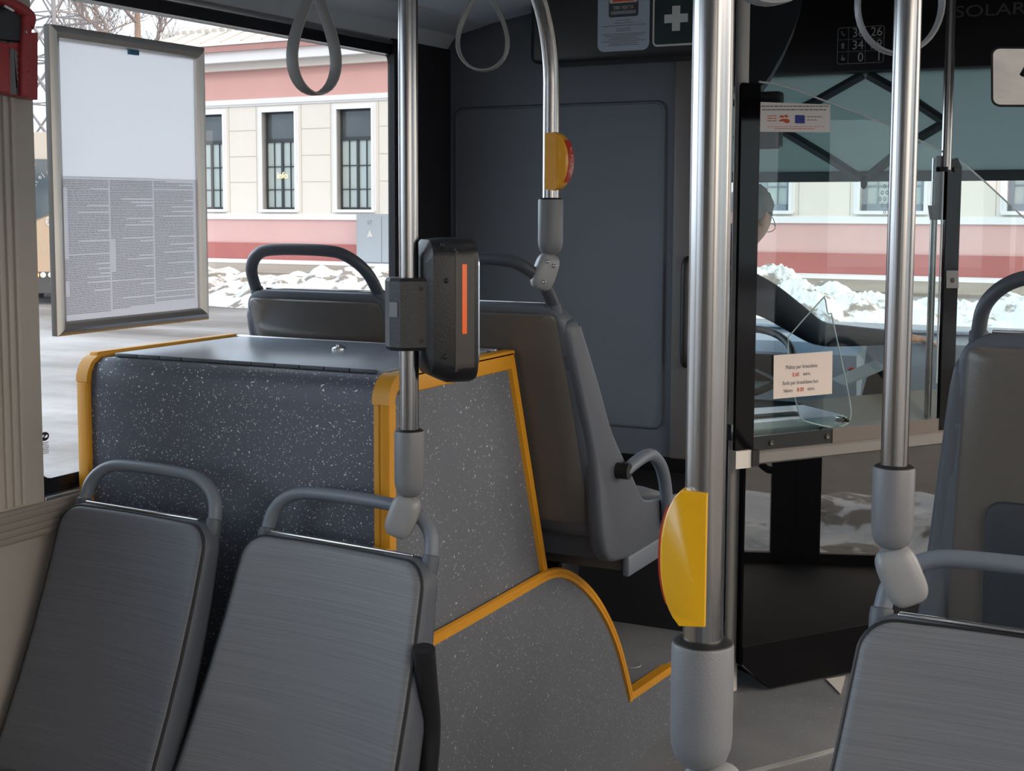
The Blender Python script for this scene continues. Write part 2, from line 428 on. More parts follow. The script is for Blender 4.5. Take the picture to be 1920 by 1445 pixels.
# left wall ------------------------------------------------------
SILL, HEAD_ = .965, 1.992
Y1, Y2 = 2.166, 3.605
wins = ((-3.6, -1.9), (-1.7, .1), (.3, 1.86), (Y1, Y2))
mb = MB(); mb.box((XW - .08, -4, -.35), (XW, 6.6, SILL - .05)); mb.box((XW - .08, -4, HEAD_), (XW, 6.6, 2.6))
ys = [-4] + [v for w_ in wins for v in w_] + [6.6]; ys[8] = Y2 + .12
for i in range(0, len(ys), 2):
    if i < 8: mb.box((XW - .08, ys[i], SILL - .05), (XW, ys[i + 1], HEAD_))
mb.box((XW - .08, Y2 + .12, SILL - .05), (XW, 4.5, HEAD_)); mb.box((XW - .08, 5.9, SILL - .05), (XW, 6.6, HEAD_))
wl = struct('wall_left', mb, 'beige_wall')
# sill ledge with ribs
mb = MB(); mb.box((XW + .0, -4, .86), (XW + .02, 3.9, SILL - .035), .004)
for k in range(4): mb.box((XW + .015, -4, .868 + k * .015), (XW + .0235, 3.9, .876 + k * .015))
build('sill_ledge', mb, 'ledge', wl)
mb = MB(); mb.box((XW - .06, Y1, SILL - .04), (XW + .012, Y2, SILL - .028), .002); build('sill_bead', mb, 'alu', wl)
# ribbed pillar cover between the two windows
mb = MB(); mb.box((XW, 1.84, SILL - .04), (XW + .012, Y1 - .002, 2.05), .003)
for k in range(12): mb.box((XW + .010, 1.86 + k * .0215, SILL - .03), (XW + .0185, 1.86 + k * .0215 + .0125, 2.03), .0015)
build('pillar_cover', mb, 'beige_ribbed', wl)
mb = MB(); mb.box((XW - .004, Y2 - .0, .9), (XW + .012, YP, 2.03)); build('corner_cover', mb, 'black_matte', wl)
build('head_cover', MB().box((XW - .014, Y1 - .3, 1.984), (XW + .003, YP, 2.013)), 'window_black', wl)
build('head_rail', MB().box((XW, Y1 - .3, 2.013), (XW + .007, YP, 2.026), .002), 'alu', wl)
def window(name, x, y0, y1, z0, z1, r=.03, bl=.03, bt=.05, bb=.045, br=.03):
    """pane with a printed black border whose inner corners are round"""
    o = MB().box((x - .006, y0, z0), (x, y1, z1)); wn = struct(name, o, 'glass', smooth=0)
    out = [(y0, z0), (y1, z0), (y1, z1), (y0, z1)]
    inn = rrect(y1 - y0 - bl - br, z1 - z0 - bt - bb, r, 5, (y0 + bl + y1 - br) / 2, (z0 + bb + z1 - bt) / 2)
    mb = MB(); seg = len(inn) // 4
    cs = [(y1, z1), (y0, z1), (y0, z0), (y1, z0)]
    A = [mb.bm.verts.new((x + .0015, p[0], p[1])) for p in inn]; B = [mb.bm.verts.new((x + .0015, c[0], c[1])) for c in cs]
    A2 = [mb.bm.verts.new((x - .008, p[0], p[1])) for p in inn]; B2 = [mb.bm.verts.new((x - .008, c[0], c[1])) for c in cs]
    n = len(inn)
    for V, W in ((A, B), (A2, B2)):
        for q in range(4):
            for k in range(seg - 1): mb.face((V[q * seg + k], V[q * seg + k + 1], W[q]))
            mb.face((V[q * seg + seg - 1], V[(q * seg + seg) % n], W[(q + 1) % 4], W[q]))
    for i in range(n): mb.face((A[i], A[(i + 1) % n], A2[(i + 1) % n], A2[i]))
    for i in range(4): mb.face((B[i], B[(i + 1) % 4], B2[(i + 1) % 4], B2[i]))
    build('window_border', mb, 'window_black', wn, smooth=0)
    return wn
ye_ = on(733, 300, 0, XW - .0105).y
w1 = window('window_1', XW - .012, Y1 - .06, Y2 + .13, SILL - .045, HEAD_ + .055, .03, .07, .058, .05, Y2 + .13 - ye_)
for i, (a, b) in enumerate(wins[:3]): window('window_%d' % (i + 2), XW - .03, a - .03, b + .03, SILL - .045, HEAD_ + .055)
window('window_5', XW - .03, 4.5, 5.9, SILL - .045, HEAD_)

# maker's mark etched on the pane
c0 = on(83, 818, 0, XW - .0095)
lg = thing('window_sticker', 'small dark round maker mark at the lower corner of the big side window', 'sticker', c0)
mb = MB()
a = [(c0.x, c0.y + .0135 * cos(t * pi / 12), c0.z + .0095 * sin(t * pi / 12)) for t in range(24)]
b = [(c0.x, c0.y + .0095 * cos(t * pi / 12), c0.z + .006 * sin(t * pi / 12)) for t in range(24)]
mb.rings([a, b, [(p[0] + .0006, p[1], p[2]) for p in b], [(p[0] + .0006, p[1], p[2]) for p in a]], wrap=True)
mb.box((c0.x, c0.y - .008, c0.z + .003), (c0.x + .0006, c0.y + .008, c0.z + .0065)).box((c0.x, c0.y - .008, c0.z - .0065), (c0.x + .0006, c0.y + .008, c0.z - .003))
mb.prism([(c0.x, c0.y + .003, c0.z + .005), (c0.x, c0.y + .008, c0.z + .005), (c0.x, c0.y - .003, c0.z - .005), (c0.x, c0.y - .008, c0.z - .005)], (.0006, 0, 0))
build('ring_mark', mb, 'ink', lg)
mb = MB()
for k in range(7):
    z = c0.z - .014 - k * .0038; hw = (.012, .009, .013, .013, .011, .013, .012)[k]
    for j in range(5):
        y = c0.y - hw + j * hw * 2 / 5; mb.box((c0.x, y, z), (c0.x + .0006, y + hw * 1.5 / 5, z + .0016))
build('lettering', mb, 'ink_grey', lg)

# right wall with windows and the front double door ----------------
mb = MB(); rw = ((-3.6, -1.9), (-1.7, .1), (.3, 1.9), (2.1, 3.5))
mb.box((XR, -4, -.35), (XR + .08, 3.75, SILL - .05)); mb.box((XR, -4, HEAD_), (XR + .08, 6.6, 2.6)); mb.box((XR, 5.5, -.35), (XR + .08, 6.6, SILL - .05))
ys = [-4] + [v for w_ in rw for v in w_] + [3.75]
for i in range(0, len(ys), 2): mb.box((XR, ys[i], SILL - .05), (XR + .08, ys[i + 1], HEAD_))
struct('wall_right', mb, 'beige_wall')
for i, (a, b) in enumerate(rw): window('window_%d' % (i + 6), XR + .05, a - .03, b + .03, SILL - .045, HEAD_ + .055)
window('window_10', XR + .05, 5.5, 6.45, SILL - .05, HEAD_)
for k, (a, b) in enumerate(((3.78, 4.622), (4.622, 5.47))):
    dr = struct('door_%d' % (k + 2), MB().box((XR + .03, a + .10, .06), (XR + .036, b - .10, 1.92)), 'glass', smooth=0)
    mb = MB()
    mb.box((XR + .015, a, -.28), (XR + .055, a + .105, 2.0), .004).box((XR + .015, b - .105, -.28), (XR + .055, b, 2.0), .004)
    mb.box((XR + .015, a, -.28), (XR + .055, b, .05), .004).box((XR + .015, a, 1.9), (XR + .055, b, 2.0), .004)
    build('door_frame', mb, 'black_matte', dr)
    mb = MB(); P = smoothpath([(XR + .01, a + .12, .95), (XR - .05, a + .2, .97), (XR - .06, a + .45, .72), (XR - .05, b - .16, .45), (XR + .01, b - .1, .42)], 6)
    mb.tube(P, .016); build('grab_rail', mb, 'rubber', dr)
struct('wall_rear', MB().box((XW - .08, -4.06, -.3), (XR + .08, -4, 2.6)), 'beige_wall')
# ceiling: shaped section along the bus
prof = [(XW - .08, 2.6), (XW - .08, 2.03), (XW + .006, 2.03), (XW + .04, 2.075), (-1.98, 2.10), (-1.80, 2.13), (-1.66, 2.19), (-1.52, 2.28), (-1.35, 2.36), (-1.1, 2.40), (-.6, 2.40), (-.35, 2.36), (-.15, 2.26), (.05, 2.12), (.2, 2.07), (XR - .02, 2.04), (XR + .08, 2.04), (XR + .08, 2.6)]
mb = MB().rings([[(x, y, z) for x, z in prof] for y in (-4, YP - .02)]); cl = struct('ceiling', mb, 'ceiling')
mb = MB().box((XW - .1, YP - .02, 2.46), (XR + .1, 6.6, 2.6)); struct('ceiling_cab', mb, 'cab_grey')
# side cove panel under the ceiling above the window, slightly darker
mb = MB().rings([[(x, y, z) for x, z in ((XW + .009, 2.031), (XW + .043, 2.074), (-1.99, 2.098), (-1.99, 2.094), (XW + .048, 2.068), (XW + .018, 2.028))] for y in (-4, YP - .03)])
build('cove_panel', mb, 'ceiling_panel', cl)
# fill lamps added on the ceiling, out of view, to brighten the interior
for i, (x, y) in enumerate(((-1.0, -2.2), (-1.0, .2), (-.75, 2.2))):
    L = thing('fill_lamp', ('long white fill lamp added over the rear aisle', 'long white fill lamp added over the middle aisle', 'long white fill lamp added over the front aisle')[i], 'lamp', (x, y, 2.39), group=None)
    build('housing', MB().box((x - .1, y - .62, 2.375), (x + .1, y + .62, 2.4), .01), 'alu', L)
    build('diffuser', MB().box((x - .085, y - .6, 2.366), (x + .085, y + .6, 2.376), .004), plain('fill_lamp_diffuser_%d' % i, (1, .97, .92), .5, emis=.5), L)

# driver's partition ----------------------------------------------
PX0, PX1 = XW, -1.36
mb = MB()
mb.box((PX0, YP, .80), (PX1, YP + .04, 2.5), .004)
mb.box((PX1 - .03, YP + .01, .80), (PX1 + .02, 4.30, 2.5), .006)
wf = struct('wall_front', mb, 'partition')
mb = MB().prism([(PX0, YP + .02, .80), (PX0, 4.22, .70), (PX1 + .0, 4.22, .70), (PX1 + .0, YP + .02, .80)], (0, 0, .02))
mb.box((PX0, 4.21, 0.0), (PX1 + .03, 4.25, .72)); build('lower_panel', mb, 'partition_lower', wf)
a, b = on(858, 207, 1, YP), on(1238, 800, 1, YP)
ou = rrect(b.x - a.x, a.z - b.z, .03, 6, (a.x + b.x) / 2, (a.z + b.z) / 2)
cxo, czo = (a.x + b.x) / 2, (a.z + b.z) / 2
def grow(P, d): return [(x + (d if x > cxo else -d), z + (d if z > czo else -d)) for x, z in P]
mb = MB().rings([[(x, YP - .0, z) for x, z in grow(ou, .010)], [(x, YP - .008, z) for x, z in grow(ou, .004)], [(x, YP - .008, z) for x, z in grow(ou, .001)], [(x, YP + .004, z) for x, z in grow(ou, -.002)]], wrap=True)
struct('door_panel_groove', mb, 'seat_shell', wf)
mb = MB().rings([[(x, YP - .0025, z) for x, z in grow(ou, -.0005)], [(x, YP + .002, z) for x, z in grow(ou, -.0005)]])
struct('door_panel', mb, 'partition', wf)
# brownish edge column of the partition
mb = MB().box((PX1 - .035, YP - .02, .80), (PX1 + .04, YP + .03, 2.03), .008)
build('edge_column', mb, 'column_brown', wf)
a = on(1290, 490, 1, YP - .04); b = on(1290, 680, 1, YP - .04)
gh = thing('grab_handle', 'dark vertical grab handle on the edge of the driver partition beside the main pole', 'handle', (a.x, YP - .02, b.z))
build('grip', MB().tube(smoothpath([(a.x, YP - .02, a.z), (a.x, YP - .06, a.z - .01), (a.x, YP - .065, (a.z + b.z) / 2), (a.x, YP - .06, b.z + .01), (a.x, YP - .02, b.z)], 6), .012), 'rubber', gh)

# overhead black box with the two stickers
a, b = on(992, 133, 1, 3.80), on(1318, 125, 1, 3.80)
ob = thing('overhead_compartment', 'black overhead box on top of the driver partition carrying two stickers', 'compartment', (a.x, 3.8, a.z))
zb = a.z + .02
build('housing', MB().box((a.x, 3.80, zb), (b.x, YP - .0, 2.46), .02), 'black_plastic', ob)
def onbox(px, py): return on(px, py, 1, 3.797)
def panel_sheet(px0, px1, pyb, h, rr, z=.0012):
    p = onbox(px0, pyb); q = onbox(px1, pyb); wd = q.x - p.x
    return p, q, wd
p = onbox(1120, 98); q = onbox(1217, 98); wd = q.x - p.x; hh = .30
stk = thing('warning_sticker', 'pale blue notice sticker with red warning triangle and small print on the overhead box', 'sticker', (p.x, 3.797, p.z))
xc, z0 = p.x + wd / 2, p.z
def fl(P, y, t=.0008): return [(x, y, z) for x, z in P], (0, -t, 0)
def addp(o, name, P, y, mat, t=.0008): return build(name, MB().prism(*fl(P, y, t)), mat, o, smooth=0)
addp(stk, 'sheet', rrect(wd, hh, .02, 5, xc, z0 + hh / 2), 3.7985, 'sticker_blue')
u = wd / 97.0   # metres per picture pixel on this sticker
addp(stk, 'notice_field', rrect(55 * u, 90 * u, 4 * u, 4, xc - 0 * u, z0 + (98 - 39 + 45) * u), 3.7975, 'ink')
addp(stk, 'notice_panel', rrect(52 * u, 60 * u, 3 * u, 4, xc, z0 + (98 - 15 + 30) * u), 3.7966, 'sticker_white')
tri = [(xc - 21 * u, z0 + 85 * u), (xc + 21 * u, z0 + 85 * u), (xc, z0 + 122 * u)]
tri2 = [(xc - 14 * u, z0 + 89 * u), (xc + 14 * u, z0 + 89 * u), (xc, z0 + 114 * u)]
addp(stk, 'warning_triangle', tri, 3.7957, 'ink_red'); addp(stk, 'triangle_field', tri2, 3.7948, 'sticker_white')
mb = MB().box((xc - 3 * u, 3.7932, z0 + 91 * u), (xc + 7 * u, 3.7940, z0 + 96 * u)).box((xc - 1 * u, 3.7932, z0 + 95 * u), (xc + 3 * u, 3.7940, z0 + 105 * u)); build('pictogram', mb, 'ink', stk)
addp(stk, 'lower_field', rrect(47 * u, 6 * u, 1 * u, 3, xc, z0 + 66.5 * u), 3.7966, 'ink_grey')
text('lettering', 'TIEK VEIKTA', (xc, 3.7955, z0 + 72 * u), (1, 0, 0), (0, 0, 1), 8.5 * u, 'sticker_white', stk, 'CENTER', sx=.8)
mb = MB()
for k, (z, hw) in enumerate(((52.5, 14), (48, 18), (43.5, 42), (38, 13), (34.5, 14), (29, 42), (25.8, 35), (22.5, 24), (19.8, 30), (16.5, 42), (12.8, 26), (9.5, 28))):
    x = xc - hw * u
    while x < xc + hw * u:
        L = random.uniform(2, 6) * u; mb.box((x, 3.7970, z0 + z * u), (min(x + L, xc + hw * u), 3.7977, z0 + z * u + 1.3 * u)); x += L + .7 * u
build('small_print', mb, 'ink_grey', stk)
p = onbox(1223, 88); q = onbox(1312, 86); wd = q.x - p.x; xc, z0 = p.x + wd / 2, p.z; u = wd / 89.0
fa = thing('first_aid_sticker', 'dark green first aid sticker with white cross and white outline on the overhead box', 'sticker', (p.x, 3.797, p.z))
addp(fa, 'sheet', rrect(wd, wd, 9 * u, 5, xc, z0 + wd / 2), 3.7985, 'sticker_white')
addp(fa, 'field', rrect(wd - 7 * u, wd - 7 * u, 6 * u, 5, xc, z0 + wd / 2), 3.7975, 'sticker_green')
cz = z0 + 48 * u
mb = MB().box((xc - 7.5 * u, 3.7958, cz - 22 * u), (xc + 7.5 * u, 3.7966, cz + 22 * u)).box((xc - 22 * u, 3.7957, cz - 7.5 * u), (xc + 22 * u, 3.7965, cz + 7.5 * u))
build('cross', mb, 'sticker_white', fa)

# ================================================================== POSTER FRAME, HAMMER
XPF = XW + .02
A_, B_, C_, D_ = on(95, 45, 0, XPF), on(385, 90, 0, XPF), on(388, 598, 0, XPF), on(103, 632, 0, XPF)
y0, y1, z1, z0 = (A_.y + D_.y) / 2, (B_.y + C_.y) / 2, (A_.z + B_.z) / 2, (C_.z + D_.z) / 2
pf = thing('notice_frame', 'silver snap frame on the side window with blank sheet above small print', 'frame', (XPF, (y0 + y1) / 2, z0))
fw = .029
mb = MB()
def frame_ring(ins, x): return [(x, y0 + ins, z0 + ins), (x, y1 - ins, z0 + ins), (x, y1 - ins, z1 - ins), (x, y0 + ins, z1 - ins)]
mb.rings([frame_ring(0, XPF - .014), frame_ring(0, XPF + .001), frame_ring(.004, XPF + .005), frame_ring(fw * .5, XPF + .009), frame_ring(fw - .004, XPF + .004), frame_ring(fw, XPF - .001), frame_ring(fw, XPF - .014)], cap=False)
mb.rings([frame_ring(0, XPF - .014), frame_ring(fw, XPF - .014)], cap=False)
build('frame_profile', mb, 'frame_alu', pf, smooth=25)
zt = on(240, 333, 0, XPF).z
build('blank_sheet', MB().box((XPF - .009, y0 + fw - .003, zt), (XPF - .0078, y1 - fw + .003, z1 - fw + .003)), 'paper_white', pf)
ps = build('printed_sheet', MB().box((XPF - .009, y0 + fw - .003, z0 + fw - .003), (XPF - .0079, y1 - fw + .003, zt - .0005)), 'paper_text', pf)
mb = MB(); rr = random.Random(3)
cy0 = y0 + fw + .006; cw = (y1 - y0 - 2 * fw - .012) / 3
for c in range(3):
    z = zt - .008; nrow = 0
    ya = cy0 + c * cw; yb = ya + cw - .006; short = 0; ind = 0
    while z > z0 + fw + .01 + c * .006:
        if short == 0 and rr.random() < .22: short = 1; endf = rr.uniform(.2, .85)
        else: short = 0; endf = 1
        if rr.random() < .05: ind = rr.choice((0, 0, .014))
        y = ya + ind; e = ya + (yb - ya) * endf
        while y < e:
            L = rr.uniform(.004, .016); mb.box((XPF - .0078, y, z), (XPF - .0074, min(y + L, e), z + .0014)); y += L + .0016
        z -= .0036 + (.003 if rr.random() < .035 else 0)
build('small_print', mb, 'poster_ink', ps, smooth=0)
a = on(240, 88, 0, XPF - .006); b = on(257, 99, 0, XPF - .006)
build('tape', MB().box((XPF - .0078, a.y, b.z - .006), (XPF + .0, b.y, a.z - .002)), 'tape_blue', pf)

# emergency hammer in its red holder at the window pillar
def onw(px, py, dx=.02): return on(px, py, 0, XW + dx)
hm = thing('emergency_hammer', 'dark red emergency hammer in a red holder on the beige window pillar', 'hammer', onw(20, 190))
a, b = onw(-20, 186), onw(55, 60)
ya, yb, za, zb_ = a.y, b.y, a.z, b.z
holder = [onw(-30, 80), onw(34, 82), onw(34, 62), onw(57, 62), onw(57, 188), onw(-30, 172)]
build('holder', MB().prism([tuple(p) for p in holder], (.02, 0, 0)), 'hammer_red', hm)
mb = MB()
pp = smoothpath([onw(-30, -20, .045), onw(10, 2, .045), onw(40, 18, .045), onw(56, 32, .045), onw(52, 50, .045)], 5)
mb.tube(pp, .012, rs=None); mb.tube([onw(50, 30, .045), onw(46, 110, .045), onw(46, 180, .045)], .0125, ry=.010)
for k in range(6):
    c = onw(50, 96 + k * 13, .048); mb.ellips(c, (.008, .009, .0035))
build('hammer_handle', mb, 'hammer_red', hm)
mb = MB().prism([tuple(onw(*q, .021)) for q in ((-30, 6), (12, 20), (34, 34), (34, 78), (-30, 74))], (.022, 0, 0)); build('hammer_head', mb, 'cab_grey', hm)
mb = MB()
pts = [onw(17, 90, .0405), onw(24, 92, .0405)]
for k in range(7): pts += [onw(34, 100 + k * 12, .0405), onw(29, 106 + k * 12, .0405)]
pts += [onw(33, 178, .0405), onw(17, 176, .0405)]
mb.prism([tuple(p) for p in pts], (.0025, 0, 0)); build('toothed_window', mb, 'socket_grey', hm)
mb = MB().cyl(onw(6, 10, .055), onw(24, 20, .055), .004); build('metal_tip', mb, 'chrome', hm)
build('rivet', MB().ellips(onw(49, 60, .058), (.003, .003, .003)), 'sticker_white', hm)
build('front_guard', MB().box((XW + .036, on(-30, 80, 0, XW + .04).y, onw(0, 176).z), (XW + .05, on(12, 80, 0, XW + .04).y, onw(0, 82).z), .004), 'hammer_red', hm)

# ================================================================== EQUIPMENT BOX OVER THE WHEEL ARCH
XS = -1.372; BY0, BZ = 2.285, 1.219
def oS(px, py): p = on(px, py, 0, XS); return p.y, p.z
TY, TZ = oS(957, 671); KY, KZ = oS(1020, 1074)
bx = thing('equipment_box', 'tall speckled grey box over the wheel arch with yellow edging and a hinged lid', 'box', ((XW + XS) / 2, 2.6, 0))
side = [(BY0, KZ), (BY0, 1.165), (BY0 + .003, 1.19), (BY0 + .015, 1.203), (BY0 + .04, BZ - .008), (TY - .01, BZ - .008), (KY, KZ)]
mb = MB().rings([[(x, y, z) for y, z in [(BY0, 0), (BY0, 1.16), (BY0 + .004, 1.19), (BY0 + .015, 1.208), (BY0 + .035, BZ), (TY, BZ), (KY - .01, KZ), (KY - .01, 0)]] for x in (XW + .004, XS - .004)])
build('box_body', mb, 'vinyl_dark', bx, smooth=30)
build('side_panel', MB().prism([(XS - .004, y, z) for y, z in side], (.006, 0, 0)), 'vinyl_mid', bx)
ap = smoothpath([(0, *oS(*q)) for q in ((1012, 1078), (1028, 1073), (1045, 1073), (1066, 1082), (1090, 1102), (1112, 1130), (1133, 1168), (1150, 1212), (1162, 1256), (1170, 1290))], 3)
aend = oS(1173, 1304); pe = oS(1272, 1246)
low = [(BY0, 0), (BY0, KZ)] + [(p.y, p.z) for p in ap] + [aend, pe, (pe[0], 0)]
build('arch_side_panel', MB().prism([(XS - .002, y, z) for y, z in low], (.014, 0, 0)), 'vinyl_mid', bx)
top = [(KY - .005, 0), (KY - .005, KZ - .01)] + [(p.y, p.z - .006) for p in ap[4:]] + [(aend[0], 0)]
build('arch_cover', MB().prism([(XW + .004, y, z) for y, z in top], (XS - XW - .006, 0, 0)), 'black_matte', bx)
# lid with hinge line and lock
lx0, lx1 = XW + .05, XS - .05
lid = build('lid', MB().box((lx0, BY0 + .06, BZ - .002), (lx1, TY - .015, BZ + .008), .002), 'lid', bx)
mb = MB()
for k in range(11):
    a = lx0 + .01 + k * (lx1 - lx0 - .02) / 11; mb.box((a, BY0 + .053, BZ + .001), (a + (lx1 - lx0 - .02) / 11 - .002, BY0 + .061, BZ + .0085), .002)
build('hinge', mb, 'seat_shell', lid)
c = on(640, 652, 2, BZ + .01)
mb = MB().lathe([(.016, 0), (.016, .004), (.012, .007), (.0, .007)], (c.x, c.y - .01, BZ + .007)); mb.box((c.x - .004, c.y - .016, BZ + .012), (c.x + .004, c.y - .004, BZ + .018), .001)
build('lock', mb, 'chrome', lid)
build('rear_rim', MB().box((XW + .03, TY - .012, BZ - .004), (XS - .03, TY + .005, BZ + .010), .003), 'alu', bx)
# yellow edging
def edging(path, wdt, off=(0, 0, 0), name='edging'):
    P = [Vector(p) + Vector(off) for p in path]
    return P
def lstrip(mb, pts, w_, t, dirs):
    """flat strip: centre line pts, half-width direction per strip, thickness"""
def ribbon(mb, pts, wdir, hw, ndir, t):
    R = []
    nd = Vector(ndir); n = len(pts)
    for i, p in enumerate(pts):
        p = Vector(p); wd_ = Vector(wdir[i]) if isinstance(wdir, list) else Vector(wdir)
        R.append([p - wd_ * hw, p - wd_ * hw * .8 + nd * t, p - wd_ * .15 * hw + nd * t * 1.0, p + nd * t * .75, p + wd_ * .15 * hw + nd * t, p + wd_ * hw * .8 + nd * t, p + wd_ * hw, p - nd * .001])
    mb.rings(R)
# corner strip (rear right vertical edge) wraps the corner: on both faces
mb = MB()
mb.rings([[(XS - .030, BY0 - .002, z), (XS - .028, BY0 - .007, z), (XS - .018, BY0 - .008, z), (XS - .015, BY0 - .005, z), (XS - .012, BY0 - .008, z), (XS + .000, BY0 - .008, z), (XS + .005, BY0 - .004, z), (XS + .006, BY0 + .018, z), (XS + .002, BY0 + .019, z), (XS - .02, BY0 + .01, z)] for z in (KZ - .02, 1.17)])
R = []
for k in range(9):
    t = k / 8 * pi / 2; yy = BY0 + .038 - .049 * cos(t); zz = 1.17 + .056 * sin(t)
    ci, si = .036 * cos(t), .040 * sin(t)
    R.append([(XS - .030, yy, zz), (XS + .007, yy, zz), (XS + .007, yy + ci * .7, zz - si * .7), (XS - .030, yy + ci * .5, zz - si * .5)])
mb.rings(R); mb.box((XS - .020, BY0 + .035, BZ - .006), (XS + .010, TY + .004, BZ + .008), .004)
mb.box((XS - .002, BY0 + .035, BZ - .034), (XS + .010, TY, BZ + .004), .003)
build('corner_edging', mb, 'yellow_trim', bx)
mb = MB(); dd = Vector((0, KY - TY, KZ - BZ)).normalized(); sidew = Vector((0, dd.z, -dd.y))
ribbon(mb, [Vector((XS + .002, TY - .012, BZ - .01)), Vector((XS + .002, KY - .012, KZ + .005))], sidew, .013, (1, 0, 0), .009)
build('slanted_edging', mb, 'yellow_trim', bx)
mb = MB(); P = [Vector((XS + .011, BY0 + .01, KZ - .003)), Vector((XS + .011, 2.6, KZ - .003))] + [Vector((XS + .011, p.y, p.z)) for p in ap] + [Vector((XS + .011, *aend))]
W = []
for i in range(len(P)):
    t = (P[min(i + 1, len(P) - 1)] - P[max(i - 1, 0)]).normalized(); W.append(Vector((0, -t.z, t.y)))
ribbon(mb, P, W, .013, (1, 0, 0), .008); build('arch_edging', mb, 'yellow_trim', bx)
mb = MB().box((XW + .003, BY0 - .012, .60), (XW + .034, BY0 + .008, 1.17), .004)
R = []
for k in range(7):
    t = k / 6 * pi / 2; yy = BY0 + .035 - .047 * cos(t); zz = 1.17 + .055 * sin(t)
    R.append([(XW + .003, yy, zz), (XW + .034, yy, zz), (XW + .034, yy + .014 * cos(t), zz - .012 * sin(t)), (XW + .003, yy + .014 * cos(t), zz - .012 * sin(t))])
mb.rings(R); mb.box((XW + .003, BY0 + .03, BZ - .004), (XW + .03, TY, BZ + .012), .004)
build('wall_edging', mb, 'yellow_trim', bx)

# ================================================================== SEATS
def back_outline(hb, ht, zt, r=.055, zb=-.04):
    o = [(-hb, zb), (0, zb), (hb, zb)]
    for k in range(4): o.append((hb + (ht - hb) * (k + 1) / 5, zb + (zt - zb - r) * (k + 1) / 5))
    for k in range(9):
        a = radians(90 * k / 8); o.append((ht - r + r * cos(a), zt - r + r * sin(a)))
    for k in range(1, 5): o.append((ht - r - (2 * (ht - r)) * k / 5, zt))
    for k in range(9):
        a = radians(90 + 90 * k / 8); o.append((-ht + r + r * cos(a), zt - r + r * sin(a)))
    for k in range(4): o.append((-ht + (ht - hb) * (k + 1) / 5, zt - r - (zt - zb - r) * (k + 1) / 5))
    return o
def make_seat(name, label, cat, loc, face, zc, lean, group, fabric='fabric', handle='handle_grey', arm=0, H=.52, hb=.24, ht=.205, rear_panel=True, pocket=False, ped=True, deep=.10, hh=.08, yaw=0):
    """local axes: x across, y the way the sitter looks, z up; z=0 floor, cushion at zc, back hinge at y=0"""
    T = thing(name, label, cat, loc, (0 if face > 0 else pi) + radians(yaw), group)
    tl = tan(radians(lean))
    def yl(z): return -tl * z - .06 * max(0, z / H) ** 2 * (1 if lean > 20 else 0) + (.055 * (1 - max(0, z) / H) ** 2 if face < 0 else 0)
    def th(z): return (.024 if face < 0 else .042) + deep * max(0, min(1, (1 - z / H))) ** .8
    def mp(x, z, d):
        c = .018 * (x / .22) ** 2
        if d >= 0: return Vector((x, yl(z) + d + c, zc + z))
        return Vector((x, yl(z) + d * th(z) + c * (1 + d), zc + z))
    L = True
    sh = MB().pillow(back_outline(hb, ht, H), mp, [(.02, -.4), (.3, -.4), (.6, -.4), (.86, -.3), (.94, .0), (.97, .004), (.995, -.1), (1, -.3), (1, -.75), (.985, -.93), (.95, -1), (.8, -1), (.6, -1), (.4, -1), (.2, -1), (.02, -1)])
    shell = build('back_shell', sh, 'seat_shell', T, L, 50)
    ol = back_outline(hb - .008, ht - .006, H - .003, .048, -.03)
    fb = MB().pillow(ol, mp, [(.01, .013), (.12, .013), (.25, .013), (.4, .013), (.55, .013), (.7, .013), (.82, .013), (.93, .013), (.975, .011), (.995, .006), (1, .001), (.99, -.1), (.97, -.3), (.8, -.4), (.6, -.4), (.4, -.4), (.2, -.4), (.02, -.4)])
    pad = build('backrest_pad', fb, fabric, T, L, 60)
    pipe = [mp(x * 1.006, z, .003) for x, z in ol[2:]]
    if face < 0: build('piping', MB().tube(pipe + [], .0032, 8), 'rubber', pad, L)
    if rear_panel:
        ol2 = [(x * .92, .02 + (z - .02) * .975) for x, z in back_outline(hb - .02, ht, H - .008, .02, .0)]
        rp = MB().pillow(ol2, lambda x, z, d: Vector((x, yl(z) - th(z) + .0 - d + (-.012 * (1 - (x / .2) ** 2)), zc + z)), [(.01, .006), (.2, .006), (.4, .006), (.6, .006), (.8, .006), (.97, .005), (1, .0)])
        pn = build('back_panel', rp, 'seat_back_panel', T, L, 60)
        if pocket:
            mb = MB().pillow(rrect(.30, .30, .03, 4, .0, .10), lambda x, z, d: Vector((x, yl(z) - th(z) - d, zc + z)), [(.2, .03), (.9, .03), (.98, .026), (1, .01), (1, .0)])
            build('rear_cover', mb, 'cab_grey', T, L, 50)
    # bright strip along the top edge
    zz = H + .002; y_ = yl(zz) - .004
    build('top_strip', MB().box((-ht + .05, y_ - .006, zc + zz - .003), (ht - .05, y_ + .006, zc + zz + .003), .002), 'chrome', T, L)
    # grab handle over the top
    hw = ht - (.024 if face < 0 else .030); ym = lambda z: yl(z) - .022
    P = smoothpath([(-hw - .004, ym(H - .08), zc + H - .08), (-hw, ym(H), zc + H), (-hw + .012, ym(H + hh * .52), zc + H + hh * .52), (-hw + .05, ym(H + hh * .88), zc + H + hh * .88), (-hw * .4, ym(H + hh), zc + H + hh), (hw * .4, ym(H + hh), zc + H + hh), (hw - .05, ym(H + hh * .88), zc + H + hh * .88), (hw - .012, ym(H + hh * .52), zc + H + hh * .52), (hw, ym(H), zc + H), (hw + .004, ym(H - .08), zc + H - .08)], 5)
    build('grab_handle', MB().tube(P, .0150, 16, ry=.0125), handle, T, L)
    for s_ in (-1, 1):
        build('handle_socket', MB().lathe([(.0155, -.03), (.0165, -.01), (.0155, .002), (.0135, .004)], (s_ * (hw), ym(H) + .002, zc + H), (0, -tl, 1)), 'seat_shell', shell, L)
